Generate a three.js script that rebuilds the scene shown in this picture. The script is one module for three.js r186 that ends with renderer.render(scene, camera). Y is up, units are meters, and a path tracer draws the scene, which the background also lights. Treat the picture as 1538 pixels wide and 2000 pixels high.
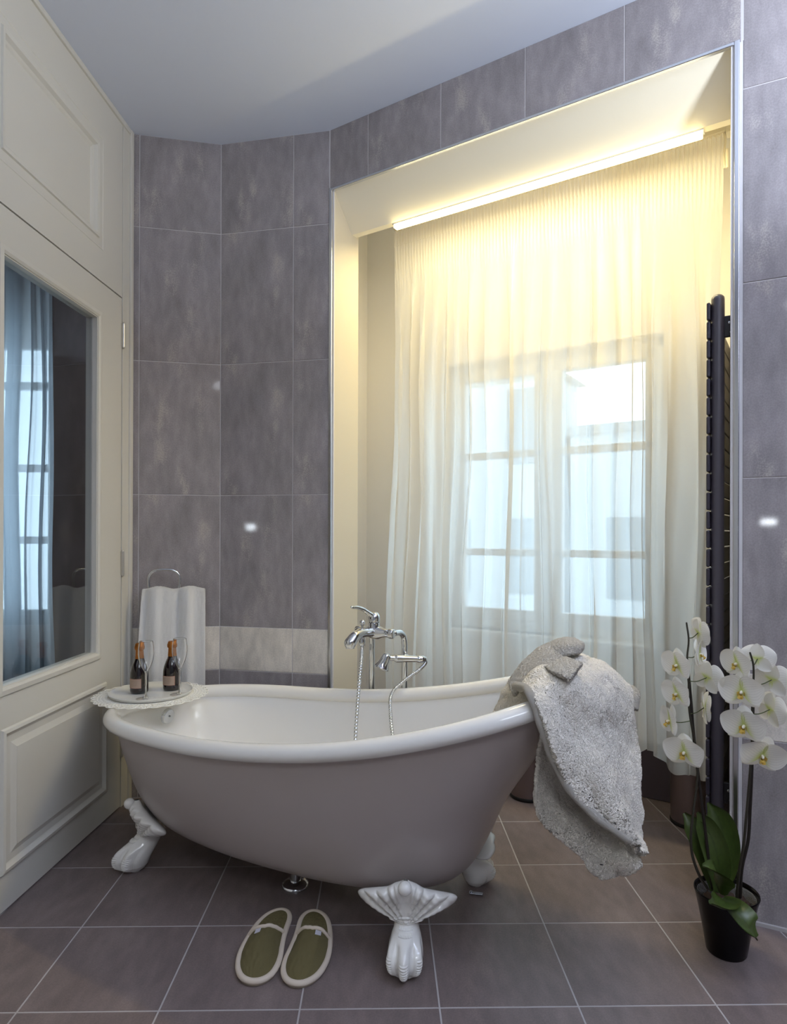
import * as THREE from 'three';
import { RoundedBoxGeometry } from 'three/addons/geometries/RoundedBoxGeometry.js';
import { mergeGeometries, mergeVertices, toCreasedNormals } from 'three/addons/utils/BufferGeometryUtils.js';
import { RectAreaLightUniformsLib } from 'three/addons/lights/RectAreaLightUniformsLib.js';
import { createNoise2D, createNoise3D } from 'simplex-noise';

// ---------------------------------------------------------------- camera, sky, large lights, exposure
RectAreaLightUniformsLib.init();
const scene = new THREE.Scene();
const EYE = 1.166;
const camera = new THREE.PerspectiveCamera(2 * Math.atan(1000 / 1268.25) * 180 / Math.PI, 1538 / 2000, 0.02, 60);
camera.position.set(0, EYE, 0);
camera.rotation.order = 'YXZ';
camera.rotation.set(0.0019, -0.0189, 0.0029);
camera.setViewOffset(1538, 2000, 0, -41.13, 1538, 2000);

const renderer = new THREE.WebGLRenderer({ antialias: true });
renderer.setSize(1538, 2000);
renderer.toneMapping = THREE.LinearToneMapping;
renderer.toneMappingExposure = 1.0;
renderer.shadowMap.enabled = true;
renderer.shadowMap.type = THREE.PCFSoftShadowMap;
scene.background = new THREE.Color().setRGB(0.64, 0.85, 1.0);
scene.backgroundIntensity = 4.3;
const LIGHT = {
  strip: { color: [1.0, 0.84, 0.45], power: 142, front: 31, glow: 4 },           // warm tube over the curtain
  panel: { color: [0.86, 0.92, 1.0], power: 5, glow: 3 },             // unseen cool panel behind the camera, added as frontal light
  added_uplight: { color: [0.76, 0.85, 1.0], power: 720 },                   // added unseen lamp, in place of light bounced off the ceiling
  glint: 40,
};

// ---------------------------------------------------------------- helpers
const rng = (seed) => () => { seed = (seed + 0x6d2b79f5) | 0; let t = Math.imul(seed ^ (seed >>> 15), 1 | seed); t = (t + Math.imul(t ^ (t >>> 7), 61 | t)) ^ t; return ((t ^ (t >>> 14)) >>> 0) / 4294967296; };
const N2 = createNoise2D(rng(11)), N3 = createNoise3D(rng(12));
const fbm = (x, y, o = 4) => { let s = 0, a = 0.5; for (let i = 0; i < o; i++) { s += a * N2(x, y); x = x * 2.03 + 7.1; y = y * 2.03 + 3.7; a *= 0.5; } return s; };
const clamp = THREE.MathUtils.clamp, lerp = THREE.MathUtils.lerp, sstep = THREE.MathUtils.smoothstep;
const V = (x, y, z) => new THREE.Vector3(x, y, z);
const used = new Map();
function numbered(name) { const k = used.get(name) ?? 0; used.set(name, k + 1); return k ? name + '_' + String(k).padStart(3, '0') : name; }
function shade(o) { o.castShadow = true; o.receiveShadow = true; return o; }
function thing(name, label, category, pos = [0, 0, 0], turn = 0, group) {
  const o = new THREE.Group(); o.name = numbered(name); o.position.set(...pos); o.rotation.y = turn; o.userData = { label, category };
  if (group) o.userData.group = group;
  scene.add(o); return o;
}
function struct(name, pos = [0, 0, 0], turn = 0) {
  const o = new THREE.Group(); o.name = numbered(name); o.position.set(...pos); o.rotation.y = turn; o.userData = { kind: 'structure' }; scene.add(o); return o;
}
function part(name, geo, material, parent, label) {
  const m = shade(new THREE.Mesh(Array.isArray(geo) ? join(geo) : geo, material)); m.name = name;
  if (label) m.userData.label = label;
  parent.add(m); return m;
}
function sub(name, parent) { const g = new THREE.Group(); g.name = name; parent.add(g); return g; }
function join(list) {
  const flat = list.map((g) => { const c = g.index ? g.toNonIndexed() : g.clone(); for (const k of Object.keys(c.attributes)) if (!['position', 'normal', 'uv'].includes(k)) c.deleteAttribute(k); if (!c.attributes.normal) c.computeVertexNormals(); if (!c.attributes.uv) c.setAttribute('uv', new THREE.BufferAttribute(new Float32Array(c.attributes.position.count * 2), 2)); return c; });
  return mergeGeometries(flat);
}
const box = (w, h, d, x = 0, y = 0, z = 0) => new THREE.BoxGeometry(w, h, d).translate(x, y, z);
const span = (x0, x1, y0, y1, z0, z1) => box(x1 - x0, y1 - y0, Math.abs(z1 - z0), (x0 + x1) / 2, (y0 + y1) / 2, (z0 + z1) / 2);
const rbox = (w, h, d, r, x = 0, y = 0, z = 0, seg = 2) => new RoundedBoxGeometry(w, h, d, seg, r).translate(x, y, z);
const rspan = (x0, x1, y0, y1, z0, z1, r) => rbox(x1 - x0, y1 - y0, Math.abs(z1 - z0), r, (x0 + x1) / 2, (y0 + y1) / 2, (z0 + z1) / 2);
const lathe = (pts, seg = 48) => new THREE.LatheGeometry(pts.map((p) => new THREE.Vector2(p[0], p[1])), seg);
const curve = (pts, tension = 0.5) => new THREE.CatmullRomCurve3(pts.map((p) => (p.isVector3 ? p : V(...p))), false, 'centripetal', tension);
// a tube with a radius that may change along the way and rounded closed ends
function tube(pts, radius, n = 40, m = 14, straight = false) {
  const c = pts.length > 2 && !straight ? curve(pts) : null, P = pts.map((p) => (p.isVector3 ? p : V(...p)));
  const at = (u) => c ? c.getPoint(u) : P[Math.min(P.length - 2, Math.floor(u * (P.length - 1)))].clone().lerp(P[Math.min(P.length - 1, Math.floor(u * (P.length - 1)) + 1)], u >= 1 ? 1 : u * (P.length - 1) % 1);
  const rad = typeof radius === 'function' ? radius : () => radius;
  const C = [], T = [];
  for (let i = 0; i <= n; i++) C.push(at(i / n));
  for (let i = 0; i <= n; i++) T.push(C[Math.min(n, i + 1)].clone().sub(C[Math.max(0, i - 1)]).normalize());
  let N = Math.abs(T[0].y) < 0.9 ? V(0, 1, 0) : V(1, 0, 0); N.addScaledVector(T[0], -N.dot(T[0])).normalize();
  const pos = [], idx = [], uv = [];
  const ring = (p, t, nn, r, v) => { const b = t.clone().cross(nn); for (let j = 0; j <= m; j++) { const a = j / m * Math.PI * 2; const q = p.clone().addScaledVector(nn, Math.cos(a) * r).addScaledVector(b, Math.sin(a) * r); pos.push(q.x, q.y, q.z); uv.push(j / m, v); } };
  let rings = 0;
  const cap = (p, t, nn, r, s, v) => { const K = 3; for (let k = 0; k < K; k++) { const a = (s < 0 ? k / K : 1 - (k + 1) / K) * Math.PI / 2; const rr = r * (s < 0 ? Math.sin(a) : Math.sin(a)); const off = r * Math.cos(a) * s; ring(p.clone().addScaledVector(t, off), t, nn, Math.max(rr, 1e-5), v); rings++; } };
  for (let i = 0; i <= n; i++) {
    N.addScaledVector(T[i], -N.dot(T[i])).normalize();
    if (i === 0) cap(C[0], T[0], N, rad(0), -1, 0);
    ring(C[i], T[i], N, rad(i / n), i / n); rings++;
    if (i === n) cap(C[n], T[n], N, rad(1), 1, 1);
  }
  for (let i = 0; i < rings - 1; i++) for (let j = 0; j < m; j++) { const a = i * (m + 1) + j, b = a + m + 1; idx.push(a, a + 1, b, a + 1, b + 1, b); }
  const g = new THREE.BufferGeometry(); g.setAttribute('position', new THREE.Float32BufferAttribute(pos, 3)); g.setAttribute('uv', new THREE.Float32BufferAttribute(uv, 2)); g.setIndex(idx); g.computeVertexNormals();
  return g;
}
// a closed loop or open grid of points turned into a smooth mesh; f(u, v) gives a point
function sheet(f, nu, nv, closeU = false, closeV = false) {
  const pos = [], uv = [], idx = [];
  for (let i = 0; i <= nu; i++) for (let j = 0; j <= nv; j++) { const p = f(i / nu, j / nv); pos.push(p.x, p.y, p.z); uv.push(i / nu, j / nv); }
  for (let i = 0; i < nu; i++) for (let j = 0; j < nv; j++) { const a = i * (nv + 1) + j, b = a + nv + 1; idx.push(a, b, a + 1, a + 1, b, b + 1); }
  const g = new THREE.BufferGeometry(); g.setAttribute('position', new THREE.Float32BufferAttribute(pos, 3)); g.setAttribute('uv', new THREE.Float32BufferAttribute(uv, 2)); g.setIndex(idx); g.computeVertexNormals();
  const nrm = g.attributes.normal, fix = (a, b) => { const x = V().fromBufferAttribute(nrm, a).add(V().fromBufferAttribute(nrm, b)).normalize(); nrm.setXYZ(a, x.x, x.y, x.z); nrm.setXYZ(b, x.x, x.y, x.z); };
  if (closeU) for (let j = 0; j <= nv; j++) fix(j, nu * (nv + 1) + j);
  if (closeV) for (let i = 0; i <= nu; i++) fix(i * (nv + 1), i * (nv + 1) + nv);
  return g;
}
// cloth: a grid of control points, smoothly interpolated, given thickness with a rounded edge all round
function cloth(rows, thick, nu, nv, bump) {
  const R = rows.length, K = rows[0].length, P = rows.map((r) => r.map((p) => V(...p)));
  const cr = (a, b, c, d, t) => V(0, 0, 0).addScaledVector(a, -0.5 * t + t * t - 0.5 * t * t * t).addScaledVector(b, 1 - 2.5 * t * t + 1.5 * t * t * t).addScaledVector(c, 0.5 * t + 2 * t * t - 1.5 * t * t * t).addScaledVector(d, -0.5 * t * t + 0.5 * t * t * t);
  const ext = (arr, i) => i < 0 ? arr[0].clone().multiplyScalar(2).sub(arr[1]) : i >= arr.length ? arr[arr.length - 1].clone().multiplyScalar(2).sub(arr[arr.length - 2]) : arr[i];
  const along = (arr, u) => { const x = clamp(u, 0, 1) * (arr.length - 1), i = Math.min(arr.length - 2, Math.floor(x)); return cr(ext(arr, i - 1), ext(arr, i), ext(arr, i + 1), ext(arr, i + 2), x - i); };
  const at = (u, v) => along(P.map((r) => along(r, v)), u);
  const grid = [], norm = [];
  for (let i = 0; i <= nu; i++) { grid.push([]); for (let j = 0; j <= nv; j++) grid[i].push(at(i / nu, j / nv)); }
  const normals = () => { for (let i = 0; i <= nu; i++) { norm[i] = []; for (let j = 0; j <= nv; j++) { const a = grid[Math.min(nu, i + 1)][j].clone().sub(grid[Math.max(0, i - 1)][j]), b = grid[i][Math.min(nv, j + 1)].clone().sub(grid[i][Math.max(0, j - 1)]); norm[i].push(a.cross(b).normalize()); } } };
  normals();
  if (bump) { for (let i = 0; i <= nu; i++) for (let j = 0; j <= nv; j++) grid[i][j].addScaledVector(norm[i][j], bump(i / nu, j / nv, grid[i][j])); normals(); }
  const W = nv + 1, pos = [], uv = [], idx = [];
  for (const s of [1, -1]) for (let i = 0; i <= nu; i++) for (let j = 0; j <= nv; j++) {
    const e = Math.min(i, nu - i, j, nv - j), k = e >= 3 ? 1 : Math.sqrt(1 - (1 - (e + 0.6) / 3.6) ** 2);
    const p = grid[i][j].clone().addScaledVector(norm[i][j], s * thick * 0.5 * k); pos.push(p.x, p.y, p.z); uv.push(i / nu, j / nv);
  }
  const B = (nu + 1) * W;
  for (let i = 0; i < nu; i++) for (let j = 0; j < nv; j++) { const a = i * W + j, b = a + W; idx.push(a, b, a + 1, a + 1, b, b + 1, B + a, B + a + 1, B + b, B + a + 1, B + b + 1, B + b); }
  const edge = []; for (let j = 0; j < nv; j++) edge.push([0 * W + j, 0 * W + j + 1]); for (let i = 0; i < nu; i++) edge.push([i * W + nv, (i + 1) * W + nv]); for (let j = nv; j > 0; j--) edge.push([nu * W + j, nu * W + j - 1]); for (let i = nu; i > 0; i--) edge.push([i * W, (i - 1) * W]);
  for (const [a, b] of edge) idx.push(a, b, B + a, b, B + b, B + a);
  const g = new THREE.BufferGeometry(); g.setAttribute('position', new THREE.Float32BufferAttribute(pos, 3)); g.setAttribute('uv', new THREE.Float32BufferAttribute(uv, 2)); g.setIndex(idx); g.computeVertexNormals();
  return g;
}
// textures
function tex(w, h, fn, srgb = true, repeat) {
  const d = new Uint8Array(w * h * 4);
  for (let y = 0; y < h; y++) for (let x = 0; x < w; x++) { const c = fn(x / w, y / h, x, y), i = (y * w + x) * 4; d[i] = clamp(c[0], 0, 255); d[i + 1] = clamp(c[1], 0, 255); d[i + 2] = clamp(c[2], 0, 255); d[i + 3] = 255; }
  const t = new THREE.DataTexture(d, w, h); t.magFilter = THREE.LinearFilter; t.minFilter = THREE.LinearMipmapLinearFilter; t.generateMipmaps = true; t.wrapS = t.wrapT = THREE.RepeatWrapping; if (srgb) t.colorSpace = THREE.SRGBColorSpace; if (repeat) t.repeat.set(...repeat); t.needsUpdate = true; return t;
}
const std = (color, roughness = 0.6, extra = {}) => new THREE.MeshStandardMaterial({ color, roughness, ...extra });
const phys = (color, roughness = 0.6, extra = {}) => new THREE.MeshPhysicalMaterial({ color, roughness, ...extra });

// the plan: PHI is the turn of the window wall; s runs along it to the right, n away from the room
const PHI = Math.atan2(0.5577, 0.83);
const TV = V(Math.cos(PHI), 0, Math.sin(PHI)), NV = V(Math.sin(PHI), 0, -Math.cos(PHI));
const SN = (s, h, n) => V(0, h, 0).addScaledVector(TV, s).addScaledVector(NV, n);
// ---------------------------------------------------------------- materials of the room
// polished porcelain: grey-brown body, one face per texture, with pale rubbed streaks that run down the tile
function stone(seed, base, streak, amount) {
  const r = rng(seed), ox = r() * 90, oy = r() * 90, bands = [0, 1, 2].map(() => [r(), 0.05 + r() * 0.09, r()]);
  return tex(256, 436, (u, v, x, y) => {
    const broad = fbm(u * 1.6 + ox, v * 1.2 + oy, 3), mid = fbm(u * 6 + oy, v * 4 + ox, 4), fine = fbm(u * 46 + ox, v * 70, 3), speck = N2(x * 0.9 + ox, y * 0.9);
    let band = 0; for (const [c, w, k] of bands) band += Math.exp(-(((u - c + 0.05 * N2(v * 3 + k * 9, ox)) / w) ** 2)) * clamp(0.2 + 1.2 * N2(k * 20, v * 2.0 + k * 7), 0, 1);
    const worn = sstep(band * 0.55 + (mid * 0.6 + fine * 0.55) * (0.35 + band * 0.75) + broad * 0.18, 0.12, 1.05) * amount;
    const k = 1 + broad * 0.09 + mid * 0.08 + fine * 0.07 + speck * 0.03;
    return base.map((c, i) => lerp(c * k, streak[i] * (1 + fine * 0.12), worn));
  });
}
const WALL_BASE = [157, 150, 151], WALL_STREAK = [186, 177, 169];
const wallTiles = [1, 2, 3, 4, 5, 6].map((i) => phys(0xffffff, 0.05, { map: stone(i * 17, WALL_BASE, WALL_STREAK, 0.75), specularIntensity: 0.6 }));
const bandTiles = [41, 42].map((i) => phys(0xffffff, 0.45, { map: stone(i, [224, 216, 205], [236, 228, 216], 0.5) }));
const floorTiles = [61, 62, 63, 64].map((i) => phys(0xffffff, 0.42, { map: stone(i, [124, 111, 109], [138, 125, 118], 0.35), specularIntensity: 0.8 }));
const plinthTiles = std(0x554b52, 0.45);
const grout = std(0xd6d2d2, 0.9), floorGrout = std(0xb4aeae, 0.9);
const plaster = std(0xf3efe8, 0.9), ceilingPaint = std(0xd9deea, 0.95), lacquer = phys(0xd9d5ca, 0.38, { specularIntensity: 0.7 });
const soffitPaint = std(0xfbf2da, 0.85);
const chrome = std(0xd8dadd, 0.07, { metalness: 1 }), brushed = std(0xb9b2ae, 0.32, { metalness: 1 }), aluminium = std(0xd4d6dc, 0.22, { metalness: 1 });
const enamel = phys(0xeeece8, 0.16, { clearcoat: 0.6, clearcoatRoughness: 0.06 });
const hullGrey = phys(0xb2a8a5, 0.3, { clearcoat: 0.25, clearcoatRoughness: 0.2 });  // even grey for the outer skin, darker than the enamel of rim and feet
const rubber = std(0x161315, 0.7);

// a tile lying in the xy plane, proud by `deep`, with a chamfered edge; uv covers the tile's own face
function tileGeo(x0, x1, y0, y1, deep, uv0 = 0, uv1 = 1, vv0 = 0, vv1 = 1, ch = 0.0012) {
  const p = [], u = [], add = (a, b, c, d) => { for (const q of [a, b, c, a, c, d]) { p.push(...q); u.push(lerp(uv0, uv1, (q[0] - x0) / (x1 - x0)), lerp(vv0, vv1, (q[1] - y0) / (y1 - y0))); } };
  const A = [[x0, y0, 0], [x1, y0, 0], [x1, y1, 0], [x0, y1, 0]], B = A.map((q) => [q[0], q[1], deep - ch]), C = [[x0 + ch, y0 + ch, deep], [x1 - ch, y0 + ch, deep], [x1 - ch, y1 - ch, deep], [x0 + ch, y1 - ch, deep]];
  add(C[0], C[1], C[2], C[3]);
  for (let i = 0; i < 4; i++) { const j = (i + 1) % 4; add(A[i], A[j], B[j], B[i]); add(B[i], B[j], C[j], C[i]); }
  const g = new THREE.BufferGeometry(); g.setAttribute('position', new THREE.Float32BufferAttribute(p, 3)); g.setAttribute('uv', new THREE.Float32BufferAttribute(u, 2)); g.computeVertexNormals(); return g;
}
const ROWS = [0.004, 0.554, 0.7487, 1.339, 1.9295, 2.5199, 2.9267], TW = 0.347, JOINT = 0.0032;
// columns: joint positions along the wall; every cell becomes one tile
function tiling(parent, cols, rows, seed, deep = 0.009, full = 0) {
  const r = rng(seed);
  for (let j = 0; j + 1 < rows.length; j++) for (let i = 0; i + 1 < cols.length; i++) {
    const x0 = cols[i] + JOINT / 2, x1 = cols[i + 1] - JOINT / 2, y0 = rows[j] + JOINT / 2, y1 = rows[j + 1] - JOINT / 2;
    const isBand = Math.abs(rows[j] - 0.554) < 0.01, k = Math.floor(r() * 6), a = Math.min(1, (x1 - x0) / TW), b = Math.min(1, (y1 - y0) / 0.59), from = r() * (1 - a);
    const right = i === cols.length - 2 && full !== 1;
    part('tile', tileGeo(x0, x1, y0, y1, deep, right ? 0 : 1 - a, right ? a : 1, 0, b), isBand ? bandTiles[k % 2] : wallTiles[k], parent);
  }
}
// ---------------------------------------------------------------- room shell
// floor
{
  const floor = struct('floor');
  part('screed', span(-1.3, 3.2, -0.12, -0.0007, 2.4, -4.3), floorGrout, floor);
  const r = rng(5), xs = [-1.16], X0 = 0.1475 - 3 * 0.3441; for (let k = 0; k < 10; k++) xs.push(X0 + k * 0.3441);
  const zs = []; for (let k = -5; k < 7; k++) zs.push(1.5992 + 0.3439 * (k));
  for (let i = 0; i + 1 < xs.length; i++) for (let j = 0; j + 1 < zs.length; j++) {
    const g = tileGeo(xs[i] + JOINT / 2, xs[i + 1] - JOINT / 2, zs[j] + JOINT / 2, zs[j + 1] - JOINT / 2, 0.008, 0, Math.min(1, (xs[i + 1] - xs[i]) / 0.3441), 0, 0.6).rotateX(-Math.PI / 2).translate(0, -0.008, 0);
    part('tile', g, floorTiles[Math.floor(r() * 4)], floor);
  }
}
const CORNER_L = [-1.126, -2.872], CORNER_M = [-0.7281, -2.9465], CORNER_O = [-0.2295, -2.8322], CORNER_R = [1.083, -1.9525];
// ceiling: one slab over the bathroom and the window niche, its outline kept inside the outer wall
{
  const c = struct('ceiling');
  const b1 = SN(-2.35, 0, 3.25), b2 = SN(0.1, 0, 3.25);
  const pts = [[-1.25, 2.6], [-1.25, -3.1], [-0.75, -3.12], [b1.x, b1.z], [b2.x, b2.z], [3.1, -1.2], [3.1, 2.6]];
  const s = new THREE.Shape(pts.map((p) => new THREE.Vector2(p[0], -p[1])));
  part('slab', new THREE.ExtrudeGeometry(s, { depth: 0.15, bevelEnabled: false }).rotateX(-Math.PI / 2).translate(0, 2.9267, 0), ceilingPaint, c);
}
// the two short tiled walls beside the window
function tiledWall(name, from, to, cols, rows, seed, full) {
  const dx = to[0] - from[0], dz = to[1] - from[1], len = Math.hypot(dx, dz), w = struct(name, [from[0], 0, from[1]], -Math.atan2(dz, dx));
  part('backing', span(-0.02, len + 0.02, 0, 2.93, -0.009 - 0.11, -0.0022), grout, w);
  const t = sub('tiles', w); w.remove(t);
  tiling(w, cols(len), rows, seed, 0.009, full);
  w.children.filter((m) => m.name === 'tile').forEach((m) => m.position.set(0, 0, -0.009));
  return w;
}
tiledWall('wall_rear_left', CORNER_L, CORNER_M, (l) => [0, l - 0.348, l], ROWS, 21, 0);
tiledWall('wall_rear', CORNER_M, CORNER_O, (l) => [0, 0.346, l], ROWS, 32, 0);
// right of the window, running on out of the picture
tiledWall('wall_right', CORNER_R, [CORNER_R[0] + 0.8843 * 1.6, CORNER_R[1] + 0.4668 * 1.6], () => [0.012, 0.36, 0.707, 1.054, 1.4, 1.6], ROWS, 47, 1);
part('silicone_joint', box(1.6, 0.012, 0.012, 0.8, 0.004, 0.003), std(0xb7b2b0, 0.6), scene.getObjectByName('wall_right'));
// the window wall: tiled lintel, sloping soffit, niche with the window
const niche = struct('wall_window', [0, 0, 0], -PHI);
{
  const S0 = -1.77, S1 = -0.186, TOP = 2.664;
  part('lintel_backing', span(S0, S1 + 0.01, TOP + 0.004, 2.93, -2.2262, -2.25), grout, niche);
  const cols = [S0, -1.567, -1.220, -0.873, -0.526, -0.182], r = rng(77);
  for (let i = 0; i < 5; i++) { const g = tileGeo(cols[i] + JOINT / 2, cols[i + 1] - JOINT / 2, TOP + 0.002, 2.9267, 0.009, i ? 0 : 0.4, 1, 0, 0.5); part('tile', g, wallTiles[[1, 3, 0, 4, 2][i]], niche).position.z = -2.2335; }
  const prof = new THREE.Shape([[2.24, TOP + 0.002], [2.372, 2.524], [2.405, 2.524], [2.405, 2.94], [2.24, 2.94]].map((p) => new THREE.Vector2(p[0], p[1])));
  // profile in (n, h), swept along s
  const g = new THREE.ExtrudeGeometry(prof, { depth: S1 - S0 + 0.2, bevelEnabled: false }).applyMatrix4(new THREE.Matrix4().makeBasis(V(0, 0, -1), V(0, 1, 0), V(1, 0, 0)).setPosition(S0 - 0.02, 0, 0));
  part('soffit', g, soffitPaint, niche);
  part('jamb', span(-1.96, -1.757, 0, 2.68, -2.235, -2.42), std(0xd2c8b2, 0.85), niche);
  part('jamb', span(-0.187, -0.04, 0, 2.68, -2.245, -2.42), plaster, niche);
  part('jamb', span(-2.32, -2.144, 0, 2.95, -2.36, -3.3), plaster, niche);
  part('jamb', span(-0.1, 0.12, 0, 2.95, -2.40, -3.3), plaster, niche);
  // back wall round the window opening
  const a = -1.64, b = -0.548, lo = 0.68, hi = 2.06, z0 = -3.04, z1 = -3.28;
  part('back_wall', [span(-2.3, a, 0, 2.95, z0, z1), span(b, 0.1, 0, 2.95, z0, z1), span(a, b, 0, lo, z0, z1), span(a, b, hi, 2.95, z0, z1)], plaster, niche);
  for (let i = 0; i < 6; i++) part('plinth_tile', rspan(-2.144 + i * 0.347 + 0.0015, Math.min(-0.1, -2.144 + (i + 1) * 0.347 - 0.0015), 0.002, 0.25, -3.03, -3.045, 0.0015), plinthTiles, niche);
  // chrome edge trims
  const tr = (n, geo) => { const t = struct(n, [0, 0, 0], -PHI); part('chrome_edge', geo, aluminium, t); };
  tr('trim_1', rspan(-1.772, -1.7565, 0, TOP + 0.008, -2.2195, -2.236, 0.003));
  tr('trim_2', rspan(-0.2015, -0.186, 0, TOP + 0.008, -2.2195, -2.236, 0.003));
  tr('trim_3', rspan(-1.757, -0.2015, TOP - 0.005, TOP + 0.0065, -2.2195, -2.236, 0.003));
}
// the window itself: white frame with a mullion, two casements of three panes each
{
  const w = struct('window_1', [0, 0, 0], -PHI), white = std(0xd9dcdf, 0.5), glass = phys(0xffffff, 0.02, { transmission: 1, thickness: 0, ior: 1.45 });
  const a = -1.64, b = -0.548, lo = 0.68, hi = 2.06, z0 = -3.10, z1 = -3.17;
  part('window_frame', [rspan(a, b, hi - 0.05, hi, z0, z1, 0.005), rspan(a, b, lo, lo + 0.05, z0, z1, 0.005), rspan(a, a + 0.045, lo, hi, z0, z1, 0.005), rspan(b - 0.045, b, lo, hi, z0, z1, 0.005)], white, w);
  part('mullion', rspan(-1.125, -1.065, lo + 0.04, hi - 0.04, z0 + 0.012, z1, 0.006), white, w);
  for (const [x0, x1] of [[a + 0.045, -1.12], [-1.07, b - 0.045]]) {
    const y = [lo + 0.05, 1.075, 1.575, hi - 0.05], zf = -3.095, zb = -3.15;
    const f = part('casement', [rspan(x0, x0 + 0.045, y[0], y[3], zf, zb, 0.006), rspan(x1 - 0.045, x1, y[0], y[3], zf, zb, 0.006), rspan(x0, x1, y[3] - 0.045, y[3], zf, zb, 0.006), rspan(x0, x1, y[0], y[0] + 0.055, zf, zb, 0.006), rspan(x0, x1, y[1] - 0.018, y[1] + 0.018, zf, zb, 0.005), rspan(x0, x1, y[2] - 0.018, y[2] + 0.018, zf, zb, 0.005)], white, w);
    for (let k = 0; k < 3; k++) part('pane', span(x0 + 0.04, x1 - 0.04, y[k] + 0.01, y[k + 1] - 0.01, -3.122, -3.125), glass, f);
  }
  part('sill', rspan(a - 0.03, b + 0.03, lo - 0.03, lo, -2.98, -3.12, 0.006), white, w);
}
// left wall: white panelling with a glazed door; u runs away from the camera, w into the room
const LEFT = [-1.1566, 0, -1.9993], LTURN = Math.atan2(0.998, 0.062);
function picture(u0, u1, v0, v1, w, deep, wall) { return [span(u0, u1, v1, v1 + wall, w - deep, w)]; }
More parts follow.
